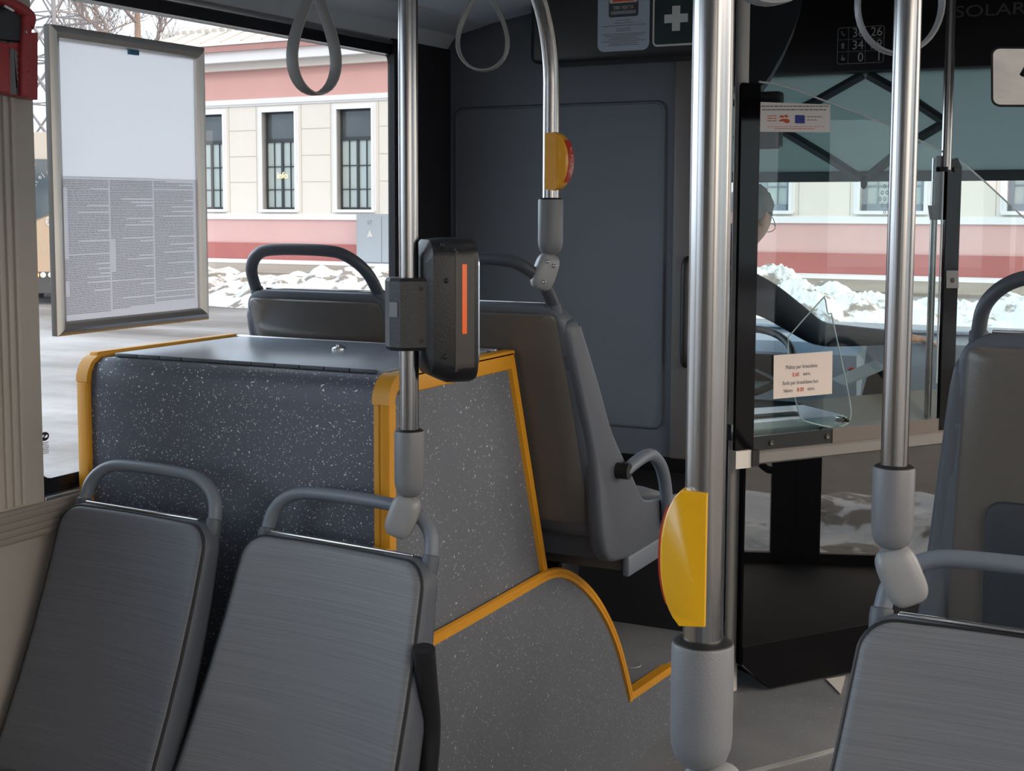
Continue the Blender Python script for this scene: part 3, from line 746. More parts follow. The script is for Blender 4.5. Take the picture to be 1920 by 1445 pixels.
    # cushion and base
    cu = MB().pillow(rrect(2 * hb - .05, .40, .06, 5, 0, .20), lambda x, z, d: Vector((x, z - .02, zc - .02 + d - .012 * (z > .3) * (z - .3) / .1)), [(.2, .03), (.8, .028), (.95, .018), (1, 0), (.98, -.02), (.9, -.025)])
    build('seat_cushion', cu, fabric, T, L, 60)
    bs = MB().pillow(rrect(2 * hb - .005, .45, .07, 5, 0, .17), lambda x, z, d: Vector((x, z - .02, zc - .045 + d)), [(.3, .012), (.97, .014), (1, .0), (1, -.03), (.95, -.055), (.6, -.062), (.2, -.062)])
    build('seat_pan', bs, 'seat_shell', T, L, 50)
    # side cheeks where the back shell flows into the pan
    for s_ in ((-1, 1) if face > 0 else ()):
        x0 = s_ * (hb - .008)
        fr = [(yl(.47) + .006, .47), (yl(.34) + .006, .34), (yl(.2) + .010, .2), (.028, .08), (.09, .015), (.2, -.005)]
        prof_ = smoothpath([(0, -th(.0) - .012, -.06), (0, yl(.15) - th(.15) + .0, .15), (0, yl(.32) - th(.32) + .0, .32), (0, yl(.46) - th(.46) + .004, .46), (0, yl(.485) - .012, .485)] + [(0, a_, b_) for a_, b_ in fr] + [(0, .40, -.03), (0, .41, -.06), (0, .2, -.10), (0, 0, -.105)], 4, True)
        sl = lambda z, dx: x0 + dx * s_ - s_ * (hb - ht) * max(0, min(1, z / (H - .05)))
        mb = MB(); rings_ = []
        for dx, k in ((-.030, .86), (-.022, .95), (-.010, 1), (.006, 1), (.014, .985), (.018, .94)):
            rings_.append([Vector((sl(p.z, dx), .0 + (p.y - .0) * k, zc + .08 + (p.z - .08) * k)) for p in prof_])
        mb.rings(rings_); ck = build('side_cheek', mb, 'seat_shell', T, L, 60)
        build('front_lip', MB().tube(smoothpath([(sl(b_, .010), a_ + .001, zc + b_) for a_, b_ in fr + [(.36, -.022)]], 5), .0075, 10), 'handle_grey', ck, L)
    if arm:
        s_ = arm; x = s_ * (hb + .026)
        P = smoothpath([(x - s_ * .01, yl(.12) - .01, zc + .115), (x, .03, zc + .135), (x, .10, zc + .13), (x, .165, zc + .09), (x, .20, zc + .03), (x, .215, zc - .045), (x, .21, zc - .06)], 6)
        build('armrest', MB().tube(P, .0165, 12, ry=.015), 'handle_grey' if face > 0 else 'rubber', T, L)
        build('armrest_pivot', MB().cyl((x - s_ * .03, yl(.12) - .012, zc + .118), (x + s_ * .006, yl(.12) - .012, zc + .118), .019), 'rubber', T, L)
    # carrier bar under the pan
    if ped:
        mb = MB().box((-hb, .02, zc - .145), (hb, .055, zc - .105), .004).box((-hb, .25, zc - .145), (hb, .285, zc - .105), .004)
        build('cross_bar', mb, 'column_brown', T, L)
        build('end_plate', MB().box((hb - .005, -.01, zc - .15), (hb + .012, .30, zc - .10), .005), 'handle_grey', T, L)
        mb = MB().box((-.03, .08, 0), (.03, .2, zc - .10), .01); build('pedestal', mb, 'black_plastic', T, L)
    return T
# rear-facing pair in front of the box (we look at the upholstered fronts)
Yr = 2.035; TLr = 16
s1 = make_seat('bus_seat', 'rear-facing grey fabric bus seat beside the side wall, left of its twin', 'seat', (-1.908, Yr, 0), -1, .425, TLr, None, 'fabric_dark', hb=.218, ht=.208, H=.505, yaw=-5, deep=.035)
s2 = make_seat('bus_seat', 'rear-facing grey fabric bus seat before the speckled box, pole clamped to its handle', 'seat', (-1.432, Yr, 0), -1, .412, TLr, None, 'fabric', hb=.262, ht=.220, H=.505, yaw=-6, deep=.035)
# forward-facing pair behind the box, on the wheel arch
Yf = 3.125
s3 = make_seat('bus_seat', 'forward-facing bus seat with bronze-grey back beside the window, behind the box lid', 'seat', (-1.895, Yf, 0), 1, .822, 23, None, 'fabric', 'handle_dark', ped=True, hh=.10)
s4 = make_seat('bus_seat', 'forward-facing aisle seat with armrest loop beside the driver partition door', 'seat', (-1.448, Yf, 0), 1, .81, 23, None, 'fabric', 'handle_dark', arm=1, hb=.235, ped=True, hh=.10)
# right-hand side
s5 = make_seat('bus_seat', 'rear-facing grey fabric bus seat at lower right with a pole clamped to its handle', 'seat', (-.205, 1.80, 0), -1, .483, TLr, None, 'fabric', hb=.262, ht=.21, H=.505, yaw=-2, deep=.035)
s6 = make_seat('bus_seat', 'forward-facing dark bus seat at the right edge, back towards the camera', 'seat', (-.175, 2.68, 0), 1, .80, 12, None, 'fabric', 'handle_dark', H=.53, hb=.25, pocket=True, hh=.10)
gr_ = thing('guard_rail', 'low steel guard rail that carries the nearest pole', 'rail', (-.37, 1.166, 0))
build('top_tube', MB().tube(smoothpath([(-.37, 1.166, 0), (-.37, 1.166, .6), (-.37, 1.166, .90), (-.34, 1.166, .945), (-.28, 1.166, .955), (.1, 1.166, .955), (XR, 1.166, .955)], 6), .015, 16), 'handle_grey', gr_)
build('foot_flange', MB().lathe([(.045, 0), (.045, .006), (.016, .010)], (-.37, 1.166, 0)), 'socket_light', gr_)
# black armrest of the aisle seat nearest the camera
P = [on(795, 1215, 0, -1.175), on(800, 1280, 0, -1.18), on(806, 1360, 0, -1.185), on(800, 1450, 0, -1.19), on(790, 1530, 0, -1.2)]
mb = MB().tube(smoothpath([tuple(p) for p in P], 5), .0175, 12, ry=.02)
build('armrest', mb, 'rubber', s2)

# ================================================================== POLES
def make_pole(name, label, x, y, ztop, zb_tube, zs_top, zs_bot, clamp, mat_s='socket_grey', tilt=25, screws=False, path=None, lean=(0, 0), clampdir=(-1, 0)):
    T = thing(name, label, 'pole', (x, y, zs_bot - .1))
    P = path or [(x, y, ztop), (x, y, zs_top - .01)]
    build('tube', MB().tube(P, .0175, 28), 'brushed_steel', T)
    L_ = zs_top - zs_bot
    pr = [(.0185, 0), (.0268, .0005), (.0272, -.004)]
    pr = [(.0263, zs_top), (.0272, zs_top - .003), (.0272, zs_bot + .030), (.0262, zs_bot + .020), (.0225, zs_bot + .009), (.015, zs_bot + .002), (.004, zs_bot)]
    build('socket', MB().lathe(pr, (x, y, 0), (0, 0, 1), 36), mat_s, T)
    build('collar', MB().lathe([(.0178, zs_top + .004), (.0215, zs_top + .0035), (.0255, zs_top + .001), (.0262, zs_top - .002), (.0178, zs_top - .002)], (x, y, 0), (0, 0, 1), 36), 'rubber', T)
    # clamp that grips the seat handle
    cdir = Vector((clampdir[0], clampdir[1], 0)); a = Vector((x, y, zs_bot + .002))
    c = a + cdir * .014 + Vector((0, 0, -.038))
    ax = (cdir * sin(radians(tilt)) + Vector((0, 0, -cos(radians(tilt))))).normalized()
    fwd = Vector((-cdir.y, cdir.x, 0)); sx_ = fwd.cross(ax)
    Mx = Matrix((sx_, fwd, ax)).transposed()
    mb = MB().ellips(c, (.029, .022, .041), Mx, 28, 16, .6)
    cl_ = build('clamp', mb, 'socket_light', T, smooth=60)
    build('clamp_neck', MB().cyl(a + Vector((0, 0, .004)), a + Vector((0, 0, -.012)), .009), 'chrome', cl_)
    if screws:
        vd = (EYE - c).normalized(); vd = (fwd if fwd.dot(vd) > 0 else -fwd)
        for du, dv in ((-.010, -.022), (.010, -.018), (-.002, .022)):
            q = c + sx_ * du + ax * dv + vd * .0205
            build('screw', MB().lathe([(.0052, 0), (.0052, .002), (.0032, .0035), (.0, .002)], q, vd, 14), 'chrome', cl_)
    return T
# left pole: clamped to the aisle seat of the rear-facing pair
lx, ly = -1.262, 2.175
z_ = lambda px, py, y: on(px, py, 1, y).z
lp = make_pole('handrail_pole', 'steel pole carrying the ticket validator, clamped to the aisle seat handle', lx, ly, 2.06, 0, z_(775, 808, ly), z_(775, 932, ly), 0, tilt=22, clampdir=(-.9, -.2))
# nearest pole
nx, ny = -.380, 1.166
mp_ = make_pole('handrail_pole', 'nearest and widest steel pole with big yellow stop button', nx, ny, 2.06, 0, z_(1327, 1205, ny), z_(1327, 1440, ny), 0, tilt=10, clampdir=(1, 0))
rx, ry_ = -.362, 1.905
rp_ = make_pole('handrail_pole', 'steel pole rising from the rear-facing seat at lower right, behind a strap ring', rx, ry_, 2.06, 0, z_(1683, 876, ry_), z_(1683, 1030, ry_), 0, 'socket_grey', tilt=24, clampdir=(.92, .3))
# pole at the front pair, bends back into the overhead rail
my = 2.80; mx_ = on(1033, 300, 1, my).x
path = [(mx_, 0.2, 2.06), (mx_, 1.5, 2.06), (mx_, my - .25, 2.06)]
for k in range(1, 13):
    t = k / 12 * pi / 2; path.append((mx_, my - .25 + .25 * sin(t), 1.81 + .25 * cos(t)))
path += [(mx_, my, z_(1033, 370, my) - .01)]
mdp = make_pole('handrail_pole', 'steel pole bending into the overhead rail, small stop button on it, before the partition', mx_, my, 2.06, 0, z_(1033, 374, my), z_(1030, 478, my), 0, tilt=22, screws=True, path=path, clampdir=(-.62, -.62))
for y_ in (ly, .4): build('overhead_bracket', MB().cyl((lx, y_, 2.05), (lx, y_, 2.39), .012), 'brushed_steel', mdp)
orl = thing('overhead_rail', 'straight overhead steel rail above the right-hand seats', 'rail', (nx, 1, 2.06))
build('tube', MB().tube([(nx, -1.5, 2.075), (nx, 2.3, 2.075)], .0175, 20), 'brushed_steel', orl)
for y_ in (-1, 2.25): build('bracket', MB().cyl((nx, y_, 2.07), (nx, y_, 2.37), .012), 'brushed_steel', orl)

# stop buttons ------------------------------------------------------
def stop_button(name, label, x, y, z0, z1, u, bulge, mat, w=.034, txt=True):
    u = Vector((u[0], u[1], 0)).normalized(); s_ = Vector((-u.y, u.x, 0)); c = Vector((x, y, (z0 + z1) / 2)); h = (z1 - z0) / 2
    T = thing(name, label, 'button', c)
    def outl(k):
        o = []
        n = 18
        for i in range(n + 1):
            t = -1 + 2 * i / n
            o.append((.012 + (bulge * k) * (1 - abs(t) ** 2.3) ** .75 + .004, t * h * (.93 + .07 * k)))
        o += [(-.006, h * .97 * (.93 + .07 * k)), (-.006, -h * .97 * (.93 + .07 * k))]
        return o
    R = []
    for v, k in ((-1, .80), (-.92, .93), (-.75, 1), (.75, 1), (.92, .93), (1, .80)):
        R.append([c + u * a + Vector((0, 0, b)) + s_ * (v * w / 2) for a, b in outl(k)])
    build('housing', MB().rings(R), mat, T, smooth=50)
    R = []
    for i in range(15):
        t = -.72 + 1.44 * i / 14; rr_ = .012 + bulge * (1 - abs(t) ** 2.3) ** .75 + .004
        e = .0022
        R.append([c + Vector((0, 0, t * h)) + u * (rr_ - .002) - s_ * w * .36, c + Vector((0, 0, t * h)) + u * (rr_ + e) - s_ * w * .34, c + Vector((0, 0, t * h)) + u * (rr_ + e) + s_ * w * .34, c + Vector((0, 0, t * h)) + u * (rr_ - .002) + s_ * w * .36])
    bt = build('red_push_plate', MB().rings(R), 'red_plastic', T, smooth=50)
    rr_ = .012 + bulge + .0065
    for i, ch in enumerate('STOP'):
        t = (.40, .14, -.14, -.40)[i]; rb = .012 + bulge * (1 - abs(t) ** 2.3) ** .75 + .0068
        text('letter', ch, c + u * rb + Vector((0, 0, t * h - .007)) , -s_ if False else s_, (0, 0, 1), .017, 'sticker_white', bt, 'CENTER', ext=.0003)
    return T
sbx = Vector((nx, ny, 0))
stop_button('stop_button', 'large glossy yellow stop button on the nearest pole', nx, ny, z_(1300, 1163, ny), z_(1300, 910, ny), (-CR.x + CF0.x * .42, -CR.y + CF0.y * .42), .019, 'yellow_button', w=.045)
stop_button('stop_button', 'small amber stop button with red plate on the bent pole by the partition', mx_, my, z_(1040, 357, my), z_(1040, 248, my), (CR.x * .93 - CF0.x * .45, CR.y * .93 - CF0.y * .45), .030, 'yellow_button_amber', w=.040)

# ticket validator -----------------------------------------------------
U = (CR * .95 + CF0 * .32); U = Vector((U.x, U.y, 0)).normalized(); S = Vector((-U.y, U.x, 0))   # U: screen direction, S: across
zv0, zv1 = z_(850, 722, ly), z_(850, 447, ly)
vt = thing('ticket_validator', 'black ticket validator with orange strip strapped to the left-hand pole', 'validator', (lx, ly, zv0))
def vbox(u0, u1, s0, s1, z0, z1): return Vector((lx, ly, 0)) + U * ((u0 + u1) / 2) + S * ((s0 + s1) / 2) + Vector((0, 0, (z0 + z1) / 2))
def obox(mb, u0, u1, s0, s1, z0, z1, bev=.004):
    M_ = Matrix(((U.x, S.x, 0, lx), (U.y, S.y, 0, ly), (0, 0, 1, 0), (0, 0, 0, 1)))
    return mb.box((u0, s0, z0), (u1, s1, z1), bev, M_)
zc_ = (zv0 + zv1) / 2
def slab(w_, h, r, u, k=1, dz=0): return [Vector((lx, ly, 0)) + U * u + S * a + Vector((0, 0, b)) for a, b in rrect(w_ * k, h * k, r * k, 6, 0, zc_ + dz)]
Hh = zv1 - zv0
mb = MB().rings([slab(.085, Hh * .80, .02, .020, .90, .010), slab(.10, Hh * .93, .03, .030, 1, .006), slab(.115, Hh, .035, .062), slab(.118, Hh, .035, .085), slab(.118, Hh, .035, .102), slab(.110, Hh * .97, .03, .112)])
body = build('body', mb, 'black_plastic', vt, smooth=35)
mb = MB().rings([slab(.1195, Hh * .94, .03, .068), slab(.1195, Hh * .94, .03, .103)]); build('side_band', mb, 'validator_grey', vt)
mb = MB().rings([slab(.10, Hh * .86, .03, .1115), slab(.098, Hh * .84, .03, .1165)]); build('screen', mb, 'tray_silver', vt)
mb = MB(); obox(mb, .080, .089, -.0605, -.0585, z_(868, 628, ly), z_(868, 496, ly), .0009); build('orange_strip', mb, 'orange_strip', vt)
zb0, zb1 = z_(780, 655, ly), z_(780, 520, ly)
mb = MB(); M4 = []
for zz, k in ((zb0, .93), (zb0 + .006, 1), (zb1 - .006, 1), (zb1, .93)):
    o = [(-.040, -.014), (-.026, -.034), (.020, -.040), (.040, -.036), (.048, -.02), (.048, .03), (-.026, .034), (-.040, .014)]
    M4.append([Vector((lx, ly, zz)) + U * (a * k) + S * (b * k) for a, b in o])
mb.rings(M4); br = build('bracket', mb, 'black_plastic', vt, smooth=20)
for zz in (zb0 + .018, zb1 - .018):
    q = Vector((lx, ly, zz)) + U * .012 - S * .0385
    build('screw', MB().lathe([(.0045, 0), (.0045, .0015), (.002, .0016), (.0, -.001)], q, -S, 12), 'rubber', br)
q0 = Vector((lx, ly, zb0 + .06)) - U * .0345 - S * .022
mb = MB(); nn = (-U * .82 - S * .57).normalized(); tt = Vector((-nn.y, nn.x, 0))
mb.prism([q0 + tt * a + Vector((0, 0, b)) for a, b in ((-.009, 0), (.009, 0), (.009, .026), (-.009, .026))], nn * .0012)
build('badge', mb, 'socket_grey', br)
for a_, b_ in ((.066, zv1 - .02), (.045, zv1 - .012), (.052, zc_ + .055), (.05, zv0 + .05)):
    q = Vector((lx, ly, b_)) + U * a_ - S * .056
    build('screw_hole', MB().ellips(q, (.004, .004, .005)), 'rubber', body)

# strap loops ------------------------------------------------------------
def strap(label, x, y, zb, H_, Wd, ang, railz, wide=.03, tw=0, slimtop=.25, mat='socket_grey'):
    T = thing('hanging_strap', label, 'strap', (x, y, zb), 0, 'strap loops on the overhead rails')
    e = Vector((cos(ang), sin(ang), 0)); n = Vector((-sin(ang), cos(ang), 0)); c = Vector((x, y, zb))
    P = []
    for k in range(40):
        t = 2 * pi * k / 40; s_ = sin(t); cz = (1 - cos(t)) / 2
        wf_ = Wd / 2 * s_ * (1 - (1 - slimtop) * cz ** 1.5)
        P.append(c + e * wf_ + Vector((0, 0, cz * H_)))
    R = []
    for i in range(40):
        t = (P[(i + 1) % 40] - P[i - 1]).normalized(); o = t.cross(n).normalized()
        a = tw * sin(2 * pi * i / 40); nn_ = (n * cos(a) + o * sin(a)); oo = nn_.cross(t)
        h = wide / 2
        R.append([P[i] - nn_ * h - oo * .0012, P[i] - nn_ * h * .6 - oo * .0026, P[i] + nn_ * h * .6 - oo * .0026, P[i] + nn_ * h - oo * .0012, P[i] + nn_ * h + oo * .0012, P[i] + nn_ * h * .6 + oo * .0026, P[i] - nn_ * h * .6 + oo * .0026, P[i] - nn_ * h + oo * .0012])
    build('loop', MB().rings(R, wrap=True), mat, T, smooth=50)
    top = c + Vector((0, 0, H_))
    mb = MB().box((x - .016, y - .022, zb + H_ - .012), (x + .016, y + .022, railz + .02), .005)
    build('sleeve', mb, 'black_plastic', T)
    return T
p = on(590, 176, 0, -1.262); strap('grey teardrop strap loop hanging in front of the big side window', p.x, p.y, p.z, .175, .118, radians(75), 2.06, .021, .3, .04, 'strap_grey')
p = on(905, 132, 0, -1.262); strap('grey strap loop twisted sideways, hanging right of the validator pole', p.x, p.y, p.z, .17, .125, radians(38), 2.06, .024, -.5, .12, 'strap_grey')
p = on(1700, 108, 0, -.39); strap('pale grey round strap ring in front of the right-hand pole', p.x, p.y - .06, p.z, .15, .118, radians(20), 2.075, .020, .2, .8, 'socket_light')
p = on(1440, 6, 0, -.39); strap('grey strap loop whose bottom just shows at the top edge', p.x, p.y, p.z, .15, .118, radians(40), 2.075, .020, .2, .8, 'socket_light')

# ================================================================== CAB DOOR (swings at an angle) 
DQ = Vector((-1.195, 4.339, 0)); DD = Vector((.561, .828, 0)).normalized(); DN = Vector((DD.y, -DD.x, 0))   # DN faces the passengers
def onD(px, py, off=0.0): return onp(px, py, DQ + DN * off, DN)
def dp(s_, z, off=0.0): return DQ + DD * s_ + DN * off + Vector((0, 0, z))
dr = struct('door_1', MB().prism([dp(-.108, .10), dp(-.108, .74), dp(1.35, .74), dp(1.35, .012), dp(.0, .012)], DN * -.03), 'door_gloss', smooth=0)
build('reflection_mask', MB().prism([dp(-.108, .105, .004), dp(-.108, .16, .004), dp(1.35, .16, .004), dp(1.35, .010, .004), dp(.0, .010, .004)], DN * -.008), 'reflection_mask_black', dr, smooth=0)  # matte sheet added to cover the floor's reflection in the glossy panel
# aluminium-coloured rail
mb = MB().rings([[dp(s_, z, o) for z, o in ((.742, -.03), (.742, .012), (.748, .018), (.778, .018), (.784, .012), (.784, -.03))] for s_ in (-.075, 1.35)])
build('rail', mb, 'rail_grey', dr, smooth=20)
mb = MB().rings([[dp(s_, z, o) for z, o in ((.738, -.032), (.738, .02), (.788, .02), (.788, -.032))] for s_ in (-.10, -.072)]); build('rail_end', mb, 'rubber', dr)
mb = MB().rings([[dp(s_, z, o) for z, o in ((.735, -.02), (.735, .015), (.79, .015), (.79, -.02))] for s_ in (-.16, -.10)]); build('hinge_bracket', mb, 'post_white', dr)
mb = MB().rings([[dp(s_, z, o) for z, o in ((.784, -.06), (.784, .004), (.83, .004), (.83, -.06))] for s_ in (.24, 1.35)]); build('ledge', mb, 'dash_brown', dr, smooth=20)
# white post
pst = thing('handrail_pole', 'pale upright post carrying the cab door, right behind the nearest pole', 'pole', (0, 0, 0))
a = on(1392, 60, 1, 4.30); b = on(1385, 500, 1, 4.30); xp = (a.x + b.x) / 2
pst.location = (xp, 4.30, 0); WM[pst.name] = Matrix.Translation(pst.location)
build('tube', MB().lathe([(.021, .0), (.021, 2.46)], (xp, 4.30, 0), (0, 0, 1), 24), 'post_white', pst)
# glass screen with black printed edge
def curve_top():
    P = [onD(*q) for q in ((1424, 154), (1455, 158), (1497, 170), (1540, 187), (1605, 211), (1670, 238), (1730, 266), (1768, 285))]
    return P
ct = curve_top()
gb = .80
s_of = lambda P: (P - DQ).dot(DD)
pts = [dp(-.085, gb), dp(s_of(ct[-1]) + .008, gb)] + [dp(s_of(ct[-1]) + .008, ct[-1].z - .012)] + list(reversed([dp(s_of(P), P.z) for P in ct])) + [dp(-.085, ct[0].z)]
gl = build('glass_screen', MB().prism(pts, DN * -.006), 'cab_glass', dr, smooth=0)
edge = [dp(s_of(P), P.z + .0015, -.003) for P in ct] + [dp(s_of(ct[-1]) + .008, ct[-1].z - .012, -.003), dp(s_of(ct[-1]) + .008, .95, -.003)]
build('glass_edge', MB().tube(edge, .0032, 8), 'acrylic_edge', gl)
t0 = onD(1388, 155).z
mb = MB().prism([dp(-.155, gb - .045, .004), dp(-.083, gb - .045, .004), dp(-.083, t0, .004), dp(-.150, t0, .004), dp(-.155, t0 - .01, .004)], DN * -.012)
build('black_stile', mb, 'cab_black', dr)
mb = MB().prism([dp(-.083, gb - .02, .002), dp(-.083, gb + .028, .002), dp(.24, gb + .03, .002), dp(.24, gb - .02, .002)], DN * -.010); build('black_skirt', mb, 'black_plastic', dr)
for q in ((1446, 830), (1551, 818)):
    build('screw', MB().lathe([(.0085, 0), (.0085, .003), (.006, .005), (.003, .0035), (.0, .0035)], onD(*q, .003), DN, 18), 'seat_back_panel', dr)
# second screen piece beyond the thin post, with its bracket strip
ct2 = [onD(*q) for q in ((1796, 300), (1815, 312), (1850, 343), (1890, 380), (1925, 412))]
pts = [dp(s_of(ct2[0]), gb), dp(1.35, gb), dp(1.35, 1.2), dp(s_of(ct2[-1]), ct2[-1].z)] + [dp(s_of(P), P.z) for P in reversed(ct2[:-1])]
g2 = build('glass_screen', MB().prism(pts, DN * -.006), 'cab_glass', dr, smooth=0)
build('glass_edge', MB().tube([dp(s_of(P), P.z + .001, -.003) for P in ct2] + [dp(1.35, 1.2, -.003)], .0028, 8), 'acrylic_edge', g2)
sA, sB = s_of(onD(1772, 400)), s_of(onD(1798, 400))
zt2 = onD(1785, 296).z
mb = MB().prism([dp(sA, .79, .006), dp(sB, .79, .006), dp(sB, zt2 - .03, .006), dp(sB - .02, zt2, .006), dp(sA, zt2 - .01, .006)], DN * -.014); st2 = build('black_stile', mb, 'cab_black', dr)
for q in ((1790, 318), (1785, 525)):
    build('screw', MB().lathe([(.0085, 0), (.0085, .004), (.005, .005), (.0, .004)], onD(*q, .006), DN, 18), 'rubber', st2)
build('bracket_plate', MB().prism([onD(1774, 507, .007), onD(1797, 507, .007), onD(1797, 540, .007), onD(1774, 540, .007)], DN * .001), 'socket_grey', st2)
mb = MB().prism([onD(1748, 385, -.01), onD(1778, 385, -.01), onD(1778, 412, -.01), onD(1752, 412, -.01)], DN * -.02); build('catch', mb, 'rubber', st2)
mb = MB().prism([onD(1757, 292, -.008), onD(1772, 292, -.008), onD(1772, 385, -.008), onD(1752, 385, -.008)], DN * -.006); build('edge_strip', mb, 'black_plastic', st2)
# speech holes in the screen
mb = MB()
for i in range(5):
    for j in range(5):
        cx_, cy_ = 1650 + j * 9 + (i % 2) * 4.5, 349 + i * 12
        if abs(j - 2) + abs(i - 2) > 3: continue
        c = onD(cx_, cy_, .0005); mb.tube([c + DD * (.0052 * cos(t * pi / 7)) + Vector((0, 0, .0052 * sin(t * pi / 7))) for t in range(14)], .0012, 6, closed=True)
build('speech_holes', mb, 'acrylic_edge', gl)
# thin upright in front of the second piece
tp = onD(1779, 150, .0)
thn = thing('handrail_pole', 'thin steel upright holding the far edge of the cab screen', 'pole', (tp.x, tp.y, 0))
build('tube', MB().lathe([(.0165, zt2 - .04), (.0165, 2.46)], (tp.x, tp.y, 0), (0, 0, 1), 24), 'brushed_steel', thn)
build('lower_tube', MB().lathe([(.012, 0), (.012, zt2)], tuple(dp(s_of(tp), 0, -.045)), (0, 0, 1), 24), 'brushed_steel', thn)
build('offset_bracket', MB().box(Vector((tp.x - .015, tp.y - .03, zt2 - .045)), Vector((tp.x + .01, tp.y + .04, zt2 - .03))), 'black_plastic', thn)

# papers and the acrylic flap on the screen -------------------------------
def dquad(cs, off, t=.0008): return MB().prism([onD(*q, off) for q in cs], DN * -t)
eu = thing('funding_sticker', 'white sticker with red emblem and blue star flag at the top of the cab glass', 'sticker', onD(1490, 247, .002))
build('sheet', dquad(((1423, 247), (1556, 248), (1557, 196), (1423, 191)), .0025), 'sticker_paper', eu, smooth=0)
def dline(mb, x0, x1, y, h, off=.0032, gap=1.5, seed=0):
    r_ = random.Random(int(x0 * 7 + y)); x = x0
    while x < x1:
        L = r_.uniform(3, 9); e = min(x + L, x1)
        mb.prism([onD(x, y + h, off), onD(e, y + h, off), onD(e, y, off), onD(x, y, off)], DN * -.0005); x = e + gap
mb = MB(); dline(mb, 1427, 1553, 198, 2.2); dline(mb, 1429, 1550, 204.5, 2.2); dline(mb, 1513, 1541, 218, 1.6); dline(mb, 1513, 1532, 224, 1.4); build('small_print', mb, 'ink_grey', eu)
mb = MB(); dline(mb, 1439, 1457, 216.5, 1.5); dline(mb, 1439, 1457, 221, 1.5); dline(mb, 1439, 1457, 225.5, 1.5); dline(mb, 1439, 1545, 237, .8); dline(mb, 1453, 1528, 240.5, 1.2)
build('red_print', mb, 'ink_red', eu)
mb = MB()
for poly in (((1461, 220), (1464, 216), (1469, 216.5), (1470, 220.5)), ((1470, 217), (1474, 214.5), (1478, 218), (1477, 220.5), (1472, 219.5)), ((1460, 226), (1468, 222.5), (1476, 222.8), (1481, 225), (1480, 230), (1474, 231), (1469, 227.5), (1461, 227.5))):
    mb.prism([onD(*q, .0032) for q in poly], DN * -.0005)
build('emblem', mb, 'ink_red', eu)
build('flag_field', dquad(((1491, 231), (1509, 231.5), (1509, 216), (1491, 215.5)), .0032, .0005), 'ink_blue', eu)
mb = MB()
for k in range(12):
    a = k * pi / 6; c = onD(1500 + 5.2 * cos(a), 223.5 + 5.2 * sin(a), .0038); mb.ellips(c, (.0008, .0008, .0008), seg=6, n=4)
build('flag_stars', mb, 'ink_yellow', eu)
# fare notice
fn = thing('fare_notice', 'cream paper fare notice with red prices fixed low on the cab glass', 'notice', onD(1505, 748, .004))
build('sheet', dquad(((1450, 748), (1560, 738), (1561, 658), (1451, 666)), .006, .001), 'paper_pinkish', fn, smooth=0)
def dtext(s, px, py, size, mat, align='CENTER'):
    o = onD(px, py, .0068); x = (onD(px + 40, py - 3, .0068) - o)
    return text('lettering', s, o, x, (0, 0, 1), size, mat, fn, align, ext=.0002, sx=.86)
dtext('Maksa par braucienu', 1503, 690, .0182, 'ink_grey')
dtext('0.60', 1492, 705.5, .0185, 'ink_red'); dtext('euro.', 1513, 703, .017, 'ink_grey')
dtext('Sods par braukšanu bez', 1501, 719.5, .0178, 'ink_grey')
dtext('biļetes', 1478, 735, .016, 'ink_grey'); dtext('8.00', 1501, 733.5, .0185, 'ink_red'); dtext('euro.', 1521, 731, .017, 'ink_grey')
# acrylic flap
fp = thing('acrylic_flap', 'clear acrylic ticket flap with pivot knob behind the fare notice', 'flap', onD(1583, 787, .004))
o_ = [(1478, 640), (1484, 625), (1541, 561), (1545, 559), (1548, 563), (1552, 587), (1559, 588), (1562, 603), (1592, 745), (1594, 785), (1582, 797), (1560, 801), (1512, 790), (1502, 782), (1497, 770), (1480, 700)]
build('plate', MB().prism([onD(*q, -.020) for q in o_], DN * -.004), 'acrylic', fp, smooth=0)
build('plate_edge', MB().tube(smoothpath([onD(*q, -.022) for q in o_], 3, True), .0022, 8, closed=True), 'acrylic_edge', fp)
mb = MB().lathe([(.011, -.03), (.011, .002), (.009, .008)], onD(1583, 787, 0), DN, 20); build('knob_ring', mb, 'chrome', fp)
build('knob', MB().lathe([(.007, 0), (.007, .013), (.004, .015), (.0, .015)], onD(1585, 787, .002), DN, 20), 'rubber', fp)

# ================================================================== CAB FRONT
FY = 6.1
def onf(px, py, y=FY): return on(px, py, 1, y)
# windscreen and front wall
mb = MB().box((XW - .08, FY + .10, -.35), (XR + .08, FY + .16, .92)).box((XW - .08, FY + .10, 2.42), (XR + .08, FY + .16, 2.6))
mb.box((XW - .08, FY + .1, .9), (XW + .05, FY + .16, 2.45)).box((XR - .05, FY + .1, .9), (XR + .08, FY + .16, 2.45))
struct('wall_windscreen', mb, 'black_matte')
struct('window_11', MB().box((XW + .05, FY + .12, .92), (XR - .05, FY + .127, 2.42)), 'glass', smooth=0)
